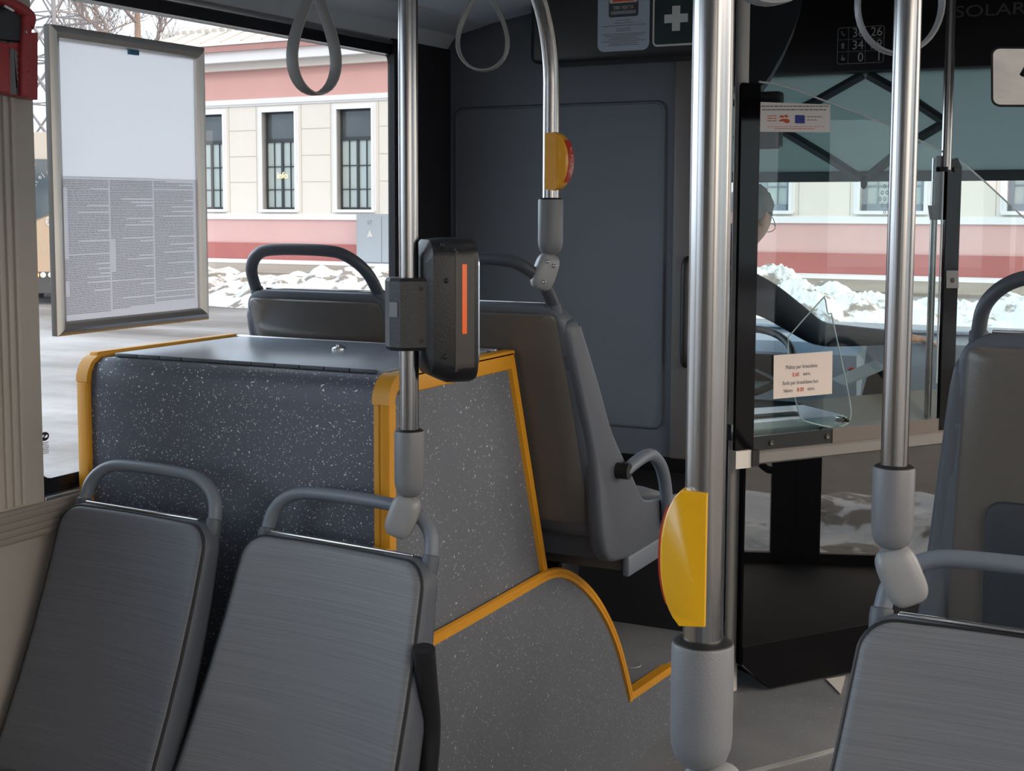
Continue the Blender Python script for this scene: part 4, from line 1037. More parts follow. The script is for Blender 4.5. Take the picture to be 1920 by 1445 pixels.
# header with passenger table and name
hz = onf(1700, 132).z
hd = thing('header_housing', 'black destination box housing above the windscreen', 'housing', (-.86, FY, hz))
build('front_panel', MB().box((XW + .02, FY - .02, hz), (XR - .02, FY + .09, 2.455), .01), 'header_black', hd)
text('lettering', 'SOLARIS', onf(1789, 33, FY - .022), (1, 0, 0), (0, 0, 1), .066, 'faint_grey', hd, 'LEFT', ext=.0008, sx=1.35)
yt = FY - .023
tb = thing('capacity_sticker', 'small black passenger capacity table with white digits and outline on the header', 'sticker', onf(1614, 120, yt))
A0, A1 = onf(1569, 121, yt), onf(1659, 47, yt); x0, x1, zz0, zz1 = A0.x, A1.x, A0.z, A1.z
xc, zc2 = (x0 + x1) / 2, (zz0 + zz1) / 2; W2, H2 = x1 - x0, zz1 - zz0
mb = MB()
r1 = rrect(W2, H2, .012, 5, xc, zc2); r2 = rrect(W2 - .006, H2 - .006, .010, 5, xc, zc2)
mb.rings([[(x, yt, z) for x, z in r1], [(x, yt - .0008, z) for x, z in r1], [(x, yt - .0008, z) for x, z in r2], [(x, yt, z) for x, z in r2]], wrap=True)
for f_ in (.24, .60): mb.box((x0 + W2 * f_ - .001, yt - .0008, zz0), (x0 + W2 * f_ + .001, yt, zz1))
for f_ in (.335, .665): mb.box((x0, yt - .0008, zz0 + H2 * f_ - .001), (x1, yt, zz0 + H2 * f_ + .001))
build('outline', mb, 'socket_light', tb)
for r_, (l_, q_) in enumerate((('36', '26'), ('34', '29'), ('0', '1'))):
    zb_ = zz0 + H2 * (2 - r_) / 3 + .009
    text('digits', l_, (x0 + W2 * .57, yt - .001, zb_), (1, 0, 0), (0, 0, 1), .052, 'sticker_white', tb, 'RIGHT', sx=.95)
    text('digits', q_, (x0 + W2 * .96, yt - .001, zb_), (1, 0, 0), (0, 0, 1), .052, 'sticker_white', tb, 'RIGHT', sx=.95)
mb = MB(); xi = x0 + W2 * .12
def poly(P, dx, dz, k=.001): mb.prism([(dx + a * k, yt - .0012, dz + b * k) for a, b in P], (0, .0008, 0))
poly([(-9, 12), (-4, 10), (-2, 2), (8, -6), (9, -11), (0, -8), (-7, 0)], xi, zz0 + H2 * 5 / 6)
poly([(-3, 13), (3, 13), (9, 3), (5, 2), (5, -12), (1, -12), (0, -4), (-1, -12), (-5, -12), (-5, 2), (-9, 3)], xi, zz0 + H2 / 2)
poly([(-3, 13), (1, 13), (1, 3), (8, 2), (11, -9), (7, -10), (-1, -11), (-8, -5), (-4, 1)], xi, zz0 + H2 / 6)
build('pictograms', mb, 'socket_light', tb)
# sun blind with folding arms
bz0 = onf(1600, 331).z; bz1 = hz + .01
sb = thing('sun_blind', 'grey-green roller sun blind pulled down behind the windscreen', 'blind', (-.86, FY + .06, bz0))
build('fabric', MB().box((XW + .08, FY + .055, bz0 + .005), (XR - .08, FY + .062, bz1 + .05)), 'blind', sb)
zb3 = onf(1600, 338, FY + .05).z
build('bottom_bar', MB().box((XW + .08, FY + .045, zb3 - .006), (XR - .08, FY + .072, zb3 + .038), .004), 'blind_arm', sb)
mb = MB()
for P in (((1618, 140), (1530, 190), (1378, 262)), ((1628, 140), (1700, 180), (1768, 226)), ((1470, 246), (1560, 300), (1612, 334)), ((1768, 232), (1700, 272), (1628, 332))):
    mb.tube([onf(*q, FY + .048) for q in P], .020, 8, ry=.020)
build('folding_arm', mb, 'blind_arm', sb)
build('pull_grip', MB().ellips(onf(1620, 345, FY + .04), (.014, .012, .022)).box(onf(1616, 345, FY + .035), onf(1624, 330, FY + .045)), 'rubber', sb)
# interior mirror
mrr = thing('interior_mirror', 'black-framed interior mirror under the header at the right edge', 'mirror', onf(1890, 200, FY - .3))
ym_ = FY - .3
a, b = onf(1858, 200, ym_), onf(1990, 84, ym_)
rm = rrect(b.x - a.x, b.z - a.z, .03, 5, (a.x + b.x) / 2, (a.z + b.z) / 2); rm2 = rrect(b.x - a.x - .016, b.z - a.z - .016, .024, 5, (a.x + b.x) / 2, (a.z + b.z) / 2)
def tl_(P, dy): return [Vector((x, ym_ + dy + (z - a.z) * -.30 + (x - a.x) * .62, z)) for x, z in P]
build('mirror_housing', MB().rings([tl_(rm2, .0), tl_(rm, .001), tl_(rm, .02), tl_(rm2, .035)]), 'rubber', mrr)
build('mirror_glass', MB().rings([tl_(rm2, -.001), tl_(rm2, .0)]), 'mirror', mrr)
build('mirror_arm', MB().tube([Vector(((a.x + b.x) / 2, ym_ + .02, (a.z + b.z) / 2)), Vector(((a.x + b.x) / 2, ym_ + .06, b.z + .04)), Vector(((a.x + b.x) / 2, FY - .01, b.z + .12))], .011), 'rubber', mrr)
# curved grey overhead cover beside the cab door
ov = thing('overhead_cover', 'dark grey curved overhead cover above the cab glass', 'cover', on(1440, 140, 1, 5.0))
P = [on(*q, 1, 5.0) for q in ((1300, -60), (1524, -60), (1508, -20), (1505, 0), (1492, 45), (1470, 95), (1445, 140), (1430, 160), (1300, 165))]
build('shell', MB().prism(P, (-.10, .34, 0)), 'cab_grey', ov)
# little monitor box behind the glass at the stile
mo = thing('cab_monitor', 'small black monitor box behind the top left corner of the cab glass', 'monitor', on(1440, 282, 1, 4.62))
A0, A1 = on(1405, 280, 1, 4.62), on(1462, 170, 1, 4.62)
build('housing', MB().box((A0.x, 4.62, A0.z), (A1.x, 4.68, A1.z), .01), 'black_plastic', mo)
build('arm', MB().tube([(A0.x + .01, 4.66, A1.z - .05), (A0.x - .2, 4.64, A1.z), (A0.x - .25, 4.5, A1.z + .1), (A0.x - .25, 4.28, A1.z + .12)], .012), 'black_plastic', mo)

# dashboard
dz = on(1600, 618, 1, 5.95).z
ds = thing('dashboard', 'driver dashboard with pale top ledge and instrument hood below the windscreen', 'dashboard', (-.9, 5.9, 0))
build('dash_body', MB().rings([[(x, y, z) for y, z in ((FY + .09, 0), (FY + .09, dz - .02), (5.98, dz), (5.80, dz - .03), (5.72, dz - .16), (5.66, .70), (5.80, .5), (5.80, 0))] for x in (XW + .02, -.15)]), 'dash', ds, smooth=20)
build('dash_ledge', MB().box((XW + .03, 5.93, dz - .002), (-.16, FY + .095, dz + .012), .006), 'dash_blue', ds)
mb = MB()
c1 = on(1600, 690, 1, 5.70)
mb.rings([[(x, y, z) for y, z in ((5.62, c1.z - .14), (5.60, c1.z + .06), (5.66, c1.z + .10), (5.80, c1.z + .12), (5.80, c1.z - .14))] for x in (-2.05, -1.22)])
build('instrument_hood', mb, 'dash_blue', ds, smooth=20)
mb = MB().box((-1.95, 5.592, c1.z - .06), (-1.35, 5.60, c1.z + .05), .003); build('instrument_screen', mb, 'black_plastic', ds)
mb = MB()
for px_, a_, b_ in ((1608, 616, 695), (1645, 625, 706)):
    q0, q1 = on(px_ - 6, b_, 1, 5.86), on(px_ + 6, a_, 1, 5.86); mb.box((q0.x, 5.85, q0.z), (q1.x, 5.88, q1.z), .004)
q0, q1 = on(1630, 645, 1, 5.86), on(1668, 628, 1, 5.86); mb.box((q0.x, 5.85, q0.z), (q1.x, 5.89, q1.z), .004)
build('handrail_reflection', mb, 'handle_grey', ds)  # solid bars stand in for door handrail reflections in the cab glass
build('warning_light', MB().ellips(on(1596, 692, 1, 5.58), (.012, .008, .008)), 'red_plastic', ds)
# cash tray between driver and door
ta = [on(1400, 812, 1, 4.9), on(1400, 800, 1, 5.0)]
zt3 = dp(0, .86).z
tr = thing('cash_tray', 'silver ticket and cash tray beside the driver behind the cab glass', 'tray', dp(.15, zt3 - .06, -.2))
mb = MB().prism([dp(-.12, zt3, -.06), dp(.34, zt3, -.05), dp(.38, zt3, -.30), dp(-.10, zt3, -.34)], (0, 0, -.05))
build('tray_body', mb, 'tray_silver', tr, smooth=20)
build('coin_slot', MB().prism([dp(.0, zt3 + .001, -.14), dp(.22, zt3 + .001, -.13), dp(.22, zt3 + .001, -.16), dp(0, zt3 + .001, -.17)], (0, 0, .006)), 'rubber', tr)
build('support', MB().prism([dp(.05, 0, -.15), dp(.15, 0, -.15), dp(.15, 0, -.25), dp(.05, 0, -.25)], (0, 0, zt3 - .05)), 'black_plastic', tr)
sd_ = thing('side_console', 'brown-grey console top along the inside of the cab door', 'console', dp(.8, .3, -.2))
build('console_body', MB().prism([dp(.42, .80, -.05), dp(1.2, .80, -.05), dp(1.1, .86, -.40), dp(.42, .86, -.38)], (0, 0, -.10)), 'dash_brown', sd_)
build('console_leg', MB().prism([dp(.6, 0, -.12), dp(.9, 0, -.12), dp(.9, 0, -.25), dp(.6, 0, -.25)], (0, 0, .75)), 'black_plastic', sd_)
tm = thing('ticket_machine', 'black ticket machine with clear tray standing on the cab console', 'machine', on(1640, 760, 1, 5.3))
q0, q1 = on(1608, 770, 1, 5.3), on(1662, 690, 1, 5.3)
build('body', MB().prism([(q0.x, 5.3, q0.z), (q1.x + .05, 5.3, q0.z), (q1.x + .05, 5.3, q1.z + .04), (q1.x - .03, 5.3, q1.z), (q0.x + .03, 5.3, q1.z - .04)], (0, .12, 0)), 'black_plastic', tm)
build('paper_tray', MB().prism([on(1560, 712, 1, 5.26), on(1640, 678, 1, 5.26), on(1664, 690, 1, 5.20), on(1585, 724, 1, 5.20)], (0, 0, .006)), 'acrylic_edge', tm)

# driver seat, wheel and driver
vs = thing('driver_seat', 'black driver seat behind the cab glass', 'seat', (-1.64, 4.95, 0))
build('backrest', MB().pillow(rrect(.46, .75, .1, 6, 0, .375), lambda x, z, d: Vector((-1.66 + x, 4.78 - z * .12 + d * .06, .62 + z)), [(.2, 1), (.9, .95), (1, .3), (1, -.3), (.9, -.95), (.2, -1)]), 'black_matte', vs)
build('seat_cushion', MB().pillow(rrect(.46, .48, .1, 6, 0, .24), lambda x, z, d: Vector((-1.66 + x, 4.80 + z, .60 + d * .06)), [(.2, 1), (.9, .95), (1, .3), (1, -.3), (.9, -.95), (.2, -1)]), 'black_matte', vs)
build('pedestal', MB().box((-1.78, 4.9, 0), (-1.54, 5.15, .56), .02), 'rubber', vs)
sw = thing('steering_wheel', 'large black steering wheel in front of the driver', 'steering wheel', (-1.62, 5.55, .85))
wn_ = Vector((0, -.55, .83)).normalized(); wx = Vector((1, 0, 0)); wy = wn_.cross(wx); wc = Vector((-1.64, 5.42, .93))
build('rim', MB().tube([wc + wx * .21 * cos(t * pi / 20) + wy * .21 * sin(t * pi / 20) for t in range(40)], .015, 12, closed=True), 'rubber', sw)
mb = MB()
for t in (0, 120, 240): mb.tube([wc, wc + (wx * cos(radians(t + 90)) + wy * sin(radians(t + 90))) * .2], .012, 8)
mb.lathe([(.05, -.02), (.05, .01), (.0, .015)], wc, wn_, 20); mb.tube([wc - wn_ * .02, wc - wn_ * .30], .03); build('hub', mb, 'rubber', sw)

def skin(name, verts, edges, radii, mat, parent, sub=2, root=0):
    me = bpy.data.meshes.new(name); inv = xf(parent).inverted() if parent else Matrix.Identity(4)
    me.from_pydata([tuple(inv @ Vector(v)) for v in verts], edges, []); o = bpy.data.objects.new(name, me); COL.objects.link(o)
    if parent: o.parent = parent; WM[o.name] = xf(parent)
    o.modifiers.new('skin', 'SKIN'); s2 = o.modifiers.new('sub', 'SUBSURF'); s2.levels = sub; s2.render_levels = sub
    o.modifiers['skin'].use_smooth_shade = True
    sk = me.skin_vertices[0].data
    for i, r in enumerate(radii): sk[i].radius = (r, r) if not isinstance(r, tuple) else r
    sk[root].use_root = True
    dg = bpy.context.evaluated_depsgraph_get(); dg.update()
    m2 = bpy.data.meshes.new_from_object(o.evaluated_get(dg)); o.modifiers.clear(); o.data = m2; m2.name = name
    m2.materials.clear(); m2.materials.append(MATS[mat])
    for f in m2.polygons: f.use_smooth = True
    return o
hc = Vector((-1.585, 5.33, 1.49))
dv = thing('person', 'driver in dark jacket, grey hair and glasses, head bowed, arm reaching to the dashboard', 'person', (-1.64, 4.98, .66))
hand = on(1700, 634, 1, 5.72); elbow = on(1545, 618, 1, 5.42) + Vector((-.02, 0, -.02)); shR = on(1448, 545, 1, 5.18) + Vector((-.02, 0, -.03))
V = [(-1.66, 4.98, .72), (-1.66, 5.0, .92), (-1.65, 5.04, 1.10), (-1.64, 5.10, 1.26), (-1.61, 5.20, 1.37), hc + Vector((-.01, -.05, -.06)), hc + Vector((0, 0, .035)),
     shR, elbow, hand + (elbow - hand) * .35, hand + (elbow - hand) * .08,
     (-1.87, 5.10, 1.22), (-1.93, 5.22, 1.0), (-1.80, 5.42, .96),
     (-1.55, 5.25, .70), (-1.52, 5.48, .66), (-1.52, 5.50, .25), (-1.78, 5.25, .70), (-1.80, 5.48, .66), (-1.80, 5.50, .25), (-1.52, 5.60, .18), (-1.80, 5.60, .18)]
E_ = [(0, 1), (1, 2), (2, 3), (3, 4), (4, 5), (5, 6), (3, 7), (7, 8), (8, 9), (9, 10), (3, 11), (11, 12), (12, 13), (0, 14), (14, 15), (15, 16), (0, 17), (17, 18), (18, 19), (16, 20), (19, 21)]
Rd = [(.16, .12), (.15, .115), (.16, .115), (.12, .095), .055, (.062, .07), (.076, .092), .072, .052, .036, .026, .072, .05, .033, .085, .07, .05, .085, .07, .05, .04, .04]
body = skin('body', V, E_, Rd, 'jacket', dv)
# face and hands carry skin colour: separate surfaces close over the body
F = Vector((.25, .85, -.46)).normalized()      # where the face looks: ahead and down
Sd = F.cross(Vector((0, 0, 1))).normalized(); Ud = Sd.cross(F)
def hp(f, s_, u): return hc + Vector((.0, .0, .01)) + F * f + Sd * s_ + Ud * u
HM = Matrix((Sd, F, Ud)).transposed()
hb_ = bmesh.new(); bmesh.ops.create_uvsphere(hb_, u_segments=36, v_segments=24, radius=1)
for v in hb_.verts:
    p = v.co; f, s_, u = p.y, p.x, p.z
    w_ = 1 - .22 * max(0, -u) ** 1.3
    ff = f * .102 * (1 if f > 0 else .98); ss = s_ * .080 * w_; uu = u * .122
    if f > 0:
        ff += .026 * math.exp(-((s_ / .16) ** 2)) * math.exp(-(((u + .18) / .17) ** 2))        # nose
        ff += .010 * math.exp(-((s_ / .35) ** 2)) * math.exp(-(((u + .58) / .07) ** 2))        # lips
        ff += .012 * math.exp(-((s_ / .30) ** 2)) * math.exp(-(((u + .86) / .14) ** 2))        # chin
        ff -= .012 * math.exp(-(((abs(s_) - .40) / .16) ** 2)) * math.exp(-(((u - .06) / .12) ** 2))  # eye sockets
        ff += .006 * math.exp(-(((u - .22) / .07) ** 2)) * math.exp(-((s_ / .6) ** 2))         # brow
    v.co = hp(ff, ss, uu)
mb = MB(); mb.bm.free(); mb.bm = hb_
head = build('head', mb, 'skin', dv)
for s_ in (-1, 1):
    build('ear', MB().ellips(hp(-.012, s_ * .082, -.012), (.010, .020, .032), HM, p=.9), 'skin', head)
    build('eye', MB().ellips(hp(.088, s_ * .031, .010), (.012, .010, .010)), 'sticker_white', head)
mb = MB(); mb.bm.free(); b3 = bmesh.new(); bmesh.ops.create_uvsphere(b3, u_segments=36, v_segments=24, radius=1)
kill = []
for v in b3.verts:
    p = v.co.copy(); n_ = .004 * sin(p.x * 37 + p.z * 23) * cos(p.y * 31)
    if (p.y > .45 and p.z < .48) or (p.z < -.30) or (p.z < .02 and p.y > .05): kill.append(v)
    v.co = hp(p.y * .110 - .003, p.x * .089, p.z * .131 + .004) + (v.co * n_)
bmesh.ops.delete(b3, geom=kill, context='VERTS'); bmesh.ops.solidify(b3, geom=b3.faces[:], thickness=.006); mb.bm = b3
build('hair', mb, 'hair', dv)
mb = MB()
for s_ in (-1, 1):
    mb.tube([hp(.108, s_ * .034 + .024 * cos(t * pi / 9), .008 + .018 * sin(t * pi / 9)) for t in range(18)], .0016, 6, closed=True)
    mb.tube([hp(.104, s_ * .060, .014), hp(.04, s_ * .084, .014), hp(-.02, s_ * .088, .008)], .0018, 6)
mb.tube([hp(.112, -.010, .012), hp(.112, .010, .012)], .0018, 6)
build('glasses', mb, 'headset', dv)
# right hand resting on the dashboard
hd_ = (hand - elbow).normalized(); up_ = Vector((0, 0, 1)); sdv = hd_.cross(up_).normalized(); up_ = sdv.cross(hd_)
V = [hand - hd_ * .02, hand + hd_ * .035]; E_ = [(0, 1)]; Rd = [(.028, .022), (.038, .019)]
for k, (o, L, bend) in enumerate(((-.030, .070, .3), (-.010, .080, .25), (.010, .076, .3), (.028, .060, .4))):
    b0 = hand + hd_ * .060 + sdv * o * 1.1; i0 = len(V)
    V += [b0, b0 + hd_ * L * .45 - up_ * .004, b0 + hd_ * L * .75 - up_ * L * bend * .5, b0 + hd_ * L * .95 - up_ * L * bend]
    E_ += [(1, i0), (i0, i0 + 1), (i0 + 1, i0 + 2), (i0 + 2, i0 + 3)]; Rd += [.0105, .0092, .0085, .0075]
t0_ = hand + hd_ * .015 - sdv * .034; i0 = len(V); V += [t0_, t0_ + hd_ * .03 - sdv * .022, t0_ + hd_ * .06 - sdv * .028]; E_ += [(0, i0), (i0, i0 + 1), (i0 + 1, i0 + 2)]; Rd += [.013, .0105, .009]
skin('hand', V, E_, Rd, 'skin', dv)
V = [Vector((-1.80, 5.42, .96)), Vector((-1.77, 5.47, .965))]; E_ = [(0, 1)]; Rd = [(.026, .03), (.034, .02)]
for k in range(4):
    b0 = V[1] + Vector((-.02 + k * .016, .03, 0)); i0 = len(V); V += [b0, b0 + Vector((.01, .025, -.012)), b0 + Vector((.01, .03, -.035))]; E_ += [(1, i0), (i0, i0 + 1), (i0 + 1, i0 + 2)]; Rd += [.010, .009, .0085]
i0 = len(V); V += [V[0] + Vector((.03, .02, .0)), V[0] + Vector((.05, .045, -.01))]; E_ += [(0, i0), (i0, i0 + 1)]; Rd += [.012, .010]
skin('hand', V, E_, Rd, 'skin', dv)

# black rubber mat by the front doors and a white corner plate
mt = struct('floor_mat', MB().box((-.88, 4.12, 0), (XR - .01, 5.6, .006), .003), 'wet_black')
a, b, c = on(1549, 1274, 2, .002), on(1576, 1302, 2, .002), on(1585, 1268, 2, .002)
d_ = on(1620, 1290, 2, .002)
solo('floor_plate', MB().prism([a, b, c], (0, 0, .003)), 'post_white', 'white corner plate on the floor beside the glossy cab door', 'plate')
c = on(1180, 1246, 2, p0_.z - .008)
solo('plastic_lid', MB().lathe([(.034, 0), (.036, .002), (.034, .005), (.028, .004), (.0, .003)], (c.x, c.y, p0_.z - .0095), (0, 0, 1), 28), 'socket_light', 'pale round plastic lid lying on the raised floor behind the yellow arch', 'lid')
# floor seam strip
p0, p1 = on(1395, 1447, 2, .0), on(1620, 1388, 2, .0)
build('seam_strip', MB().prism([p0, p1, p1 + Vector((.01, -.02, 0)), p0 + Vector((.01, -.02, 0))], (0, 0, .002)), 'alu', bpy.data.objects['floor'])

# ================================================================== OUTDOORS
GZ = -.34
g = MB(); g.quad((-160, -60, GZ), (120, -60, GZ), (120, 160, GZ), (-160, 160, GZ)); struct('ground', g, 'ground', smooth=0)
# facade frame
FP = on(560, 491, 2, GZ); FD = Vector((.99895665, -.0456686, 0)); FNn = Vector((-.0456686, -.99895665, 0))   # FNn looks to the bus
def fp_(s_, z, o=0): return FP + FD * s_ + FNn * o + Vector((0, 0, z - GZ))
S0, S1 = -6.6, 34
bd = thing('town_building', 'long single-storey cream and pink building with tall dark windows and snowy roof', 'building', fp_(S0, GZ))
def fbox(mb, s0, s1, z0, z1, o0, o1): return mb.prism([fp_(s0, z0, o0), fp_(s1, z0, o0), fp_(s1, z0, o1), fp_(s0, z0, o1)], (0, 0, z1 - z0))
wn_c = [(-3.76, 1.33, 1), (-.76, 1.33, 1), (2.25, 1.33, 1), (5.3, 1.33, 1), (8.4, 1.33, 1), (11.8, 1.4, 1), (15.55, 1.55, 0), (19.02, 1.62, 0), (22.6, 1.55, 0), (26.1, 1.55, 0), (29.6, 1.5, 0)]
mb = MB(); last = S0
for c_, w_, k in wn_c:
    fbox(mb, last, c_ - w_ / 2, 1.20, 4.85, -.5, 0); last = c_ + w_ / 2
    fbox(mb, c_ - w_ / 2, c_ + w_ / 2, 1.20, 1.37, -.5, 0); fbox(mb, c_ - w_ / 2, c_ + w_ / 2, 4.53, 4.85, -.5, 0)
fbox(mb, last, S1, 1.2, 4.85, -.5, 0); fbox(mb, S0, S1, 1.2, 6.0, -10, -9.5); fbox(mb, S0, S0 + .4, 1.2, 6.0, -9.6, -.5)
build('upper_wall', mb, 'facade_cream', bd, smooth=0)
build('frieze', fbox(MB(), S0, S1, 4.98, 5.95, -.5, .02), 'facade_pink', bd, smooth=0)
build('lower_wall', fbox(MB(), S0, S1, .25, 1.05, -10, .03), 'facade_pink_low', bd, smooth=0)
build('plinth', fbox(MB(), S0, S1, GZ - .2, .26, -10, .09), 'facade_red', bd, smooth=0)
mb = MB(); fbox(mb, S0, S1, 4.82, 4.98, -.4, .10); fbox(mb, S0, S1, 4.76, 4.83, -.4, .05); fbox(mb, S0, S1, 1.04, 1.22, -.4, .10); build('string_course', mb, 'facade_white', bd, smooth=0)
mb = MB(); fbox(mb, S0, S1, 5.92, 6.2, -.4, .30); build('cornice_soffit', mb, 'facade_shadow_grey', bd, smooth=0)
mb = MB(); fbox(mb, S0 - .2, S1, 6.17, 6.52, -.4, .55); build('cornice', mb, 'facade_white', bd, smooth=0)
mb = MB(); fbox(mb, S0 - .3, S1, 6.5, 6.70, -.5, .68); build('gutter', mb, 'gutter', bd, smooth=0)
mb = MB()
for i in range(len(wn_c) - 1):
    a = wn_c[i][0] + wn_c[i][1] / 2 + .28; b = wn_c[i + 1][0] - wn_c[i + 1][1] / 2 - .28
    for z in (3.95, 3.10, 2.25, 1.9): 
        if z != 1.9: fbox(mb, a, b, z, z + .022, -.02, .006)
    for s_ in (a - .03, b + .01): fbox(mb, s_, s_ + .02, 1.25, 4.75, -.02, .006)
build('panel_joint', mb, 'facade_joint', bd, smooth=0)
for c_, w_, k in wn_c:
    h = w_ / 2; F_ = MB(); fm = 'bwin_frame' if k else 'bwin_frame_grey'
    ft = .055 if k else .13
    fbox(F_, c_ - h, c_ - h + ft, 1.37, 4.53, -.25, -.17); fbox(F_, c_ + h - ft, c_ + h, 1.37, 4.53, -.25, -.17); fbox(F_, c_ - h, c_ + h, 1.37, 1.37 + ft * 1.3, -.25, -.17); fbox(F_, c_ - h, c_ + h, 4.53 - ft, 4.53, -.25, -.17)
    fbox(F_, c_ - h, c_ + h, 3.55, 3.67, -.25, -.17); fbox(F_, c_ - ft * .8, c_ + ft * .8, 1.37, 3.6, -.25, -.17)
    for s_ in (-.5, .5): fbox(F_, c_ + s_ * h - .012, c_ + s_ * h + .012, 1.37, 3.6, -.22, -.18)
    for z in (2.0, 2.75): fbox(F_, c_ - h, c_ + h, z, z + .03, -.22, -.18)
    wf_ = build('window', F_, fm, bd, smooth=0)
    build('upper_pane', fbox(MB(), c_ - h, c_ + h, 3.6, 4.5, -.24, -.22), 'bwin_pane', wf_, smooth=0)
    build('lower_pane', fbox(MB(), c_ - h, c_ + h, 1.4, 3.6, -.24, -.22), 'bwin_frost', wf_, smooth=0)
    sr = MB()
    for q in (0, 1):
        e = .16 - q * .09
        fbox(sr, c_ - h - e, c_ - h, 1.32, 4.53, -.17, .03 + q * .03); fbox(sr, c_ + h, c_ + h + e, 1.32, 4.53, -.17, .03 + q * .03); fbox(sr, c_ - h - e, c_ + h + e, 4.53, 4.53 + e, -.17, .03 + q * .03)
    fbox(sr, c_ - h - .12, c_ + h + .12, 1.28, 1.37, -.17, .12); build('window_surround', sr, 'facade_white', bd, smooth=0)
t_ = text('shop_sign', 'info', fp_(-.75, 2.38, -.16), FD, (0, 0, 1), .30, 'warm_sign', bd, 'CENTER', ext=.01)
rf = MB()
e0, e1 = S0 - .35, S1; ez = 6.70; rz = 9.3; rd = -6.0
A1_, B1_ = fp_(e0, ez, .72), fp_(e1, ez, .72); R0, R1 = fp_(e0 + 5.5, rz, rd), fp_(e1, rz, rd); C1_, D1_ = fp_(e0, ez, -12.7), fp_(e1, ez, -12.7)
rf.prism([A1_, B1_, R1, R0], (0, 0, .08)); rf.prism([R0, R1, D1_, C1_], (0, 0, .08)); rf.prism([A1_, R0, C1_], (0, 0, .08))
roof = build('roof', rf, 'roof_snow', bd, smooth=0)
mb = MB()
dirr = (R0 - A1_); dv_ = (fp_(e0 + 5.5, rz, rd) - fp_(e0 + 5.5, ez, .72)); 
for k in range(46):
    s_ = e0 + 1 + k * .85; a = fp_(s_, ez + .10, .70); tt_ = min(1, max(.05, (s_ - e0) / 5.5)); b = a + dv_ * tt_
    mb.tube([a, b], .035, 6)
for k in range(110):
    s_ = e0 + .8 + k * .33; tt_ = .18; a = fp_(s_, ez + .16, .70) + dv_ * tt_; mb.box(a - Vector((.08, .05, .0)), a + Vector((.08, .05, .12)))
build('roof_seam', mb, 'facade_joint', roof, smooth=0)
# electrical cabinet against the facade
cb = thing('utility_cabinet', 'grey electrical cabinet with warning triangle standing against the pink wall', 'cabinet', fp_(3.6, GZ, .9))
a = 2.93; build('cabinet_body', fbox(MB(), a, a + 1.9, GZ, 1.24, .2, .9), 'cabinet_grey', cb, smooth=0)
build('door', fbox(MB(), a + .06, a + .93, GZ + .1, 1.16, .88, .92), 'cabinet_grey', cb, smooth=0); build('door', fbox(MB(), a + .97, a + 1.84, GZ + .1, 1.16, .88, .92), 'cabinet_grey', cb, smooth=0)
build('warning_triangle', MB().prism([fp_(a + .40, .53, .925), fp_(a + .64, .53, .925), fp_(a + .52, .76, .925)], FNn * .01), 'sticker_white', cb, smooth=0)
text('lettering', 'ST', fp_(a + .42, .92, .925), FD, (0, 0, 1), .18, 'ink_grey', cb)
build('foot_plate', fbox(MB(), a + .0, a + 1.9, GZ - .02, GZ + .06, .15, .95), 'ink', cb, smooth=0)
# sidewalk and snow strip at the wall
def strip(name, mat, o0, o1, z=.01, s0=-40, s1=60):
    mb = MB(); mb.prism([fp_(s0, GZ, o0), fp_(s1, GZ, o0), fp_(s1, GZ, o1), fp_(s0, GZ, o1)], (0, 0, z)); return mb
struct('sidewalk', strip('s', 0, 2.4, 7.0, .05), 'sidewalk')
def heap(name, pts, label, hmax, res=(90, 26), seed=1, mat='snow', rough=.25):
    """snow bank: centre-line of (x, y, half width, height)"""
    rnd = random.Random(seed); ph = [rnd.uniform(0, 6) for _ in range(14)]
    mb = MB(); P = []
    nL, nW = res
    path = smoothpath([(p[0], p[1], 0) for p in pts], 12); ww = smoothpath([(p[2], p[3], 0) for p in pts], 12); m_ = len(path)
    R = []
    for i in range(nL + 1):
        f = i / nL * (m_ - 1); a = int(min(f, m_ - 2)); fr = f - a
        c = path[a].lerp(path[a + 1], fr); w2 = ww[a].lerp(ww[a + 1], fr); t = (path[a + 1] - path[a]).normalized(); n_ = Vector((-t.y, t.x, 0))
        row = []
        for j in range(nW + 1):
            v = -1 + 2 * j / nW; h = w2.y * max(0, 1 - abs(v) ** 2.2)
            p = c + n_ * v * w2.x
            k = 1 + rough * (sin(p.x * 1.7 + ph[0]) * .5 + sin(p.y * 2.3 + p.x * .9 + ph[1]) * .5 + .6 * sin(p.x * 4.1 + ph[2]) * cos(p.y * 3.7 + ph[3]) + .45 * sin(p.x * 9.3 + p.y * 5 + ph[4]) + .35 * cos(p.y * 13 - p.x * 7 + ph[5]))
            end = min(1, i / (nL * .06), (nL - i) / (nL * .06))
            row.append(Vector((p.x, p.y, GZ - .03 + h * k * (max(0, end) ** .5) + rnd.uniform(-.02, .02) * min(1, h))))
        R.append(row)
    mb.rings(R, close=False, cap=False)
    return solo(name, mb, mat, label, 'snow', kind='stuff', smooth=180)
mb = strip('s', 0, .10, 2.4, .06); solo('snow', mb, 'snow_clean', 'thin strip of snow along the foot of the building', 'snow', kind='stuff')
heap('snow', [(-28, 27.5, 2.2, .35), (-20.5, 24.5, 2.4, .46), (-17, 23.5, 2.4, .40), (-14.5, 23.0, 2.4, .60), (-11, 22.5, 2.2, .6), (-8, 22, 2, .4)], 'ploughed snow bank across the road seen through the big side window', 1, seed=5, res=(260, 44))
heap('snow', [(-8.5, 15.2, 2.6, 1.05), (-5.2, 15.6, 2.6, 1.12), (-4.0, 15.8, 2.6, 1.0), (-2.9, 16.0, 2.5, .86), (-1.5, 16.4, 2.5, .84), (1.5, 16.8, 2.4, .84), (5, 17, 2.4, .7)], 'large dirty snow heap in front of the bus seen through the cab glass', 1.2, seed=9, res=(260, 60), mat='snow', rough=.12)
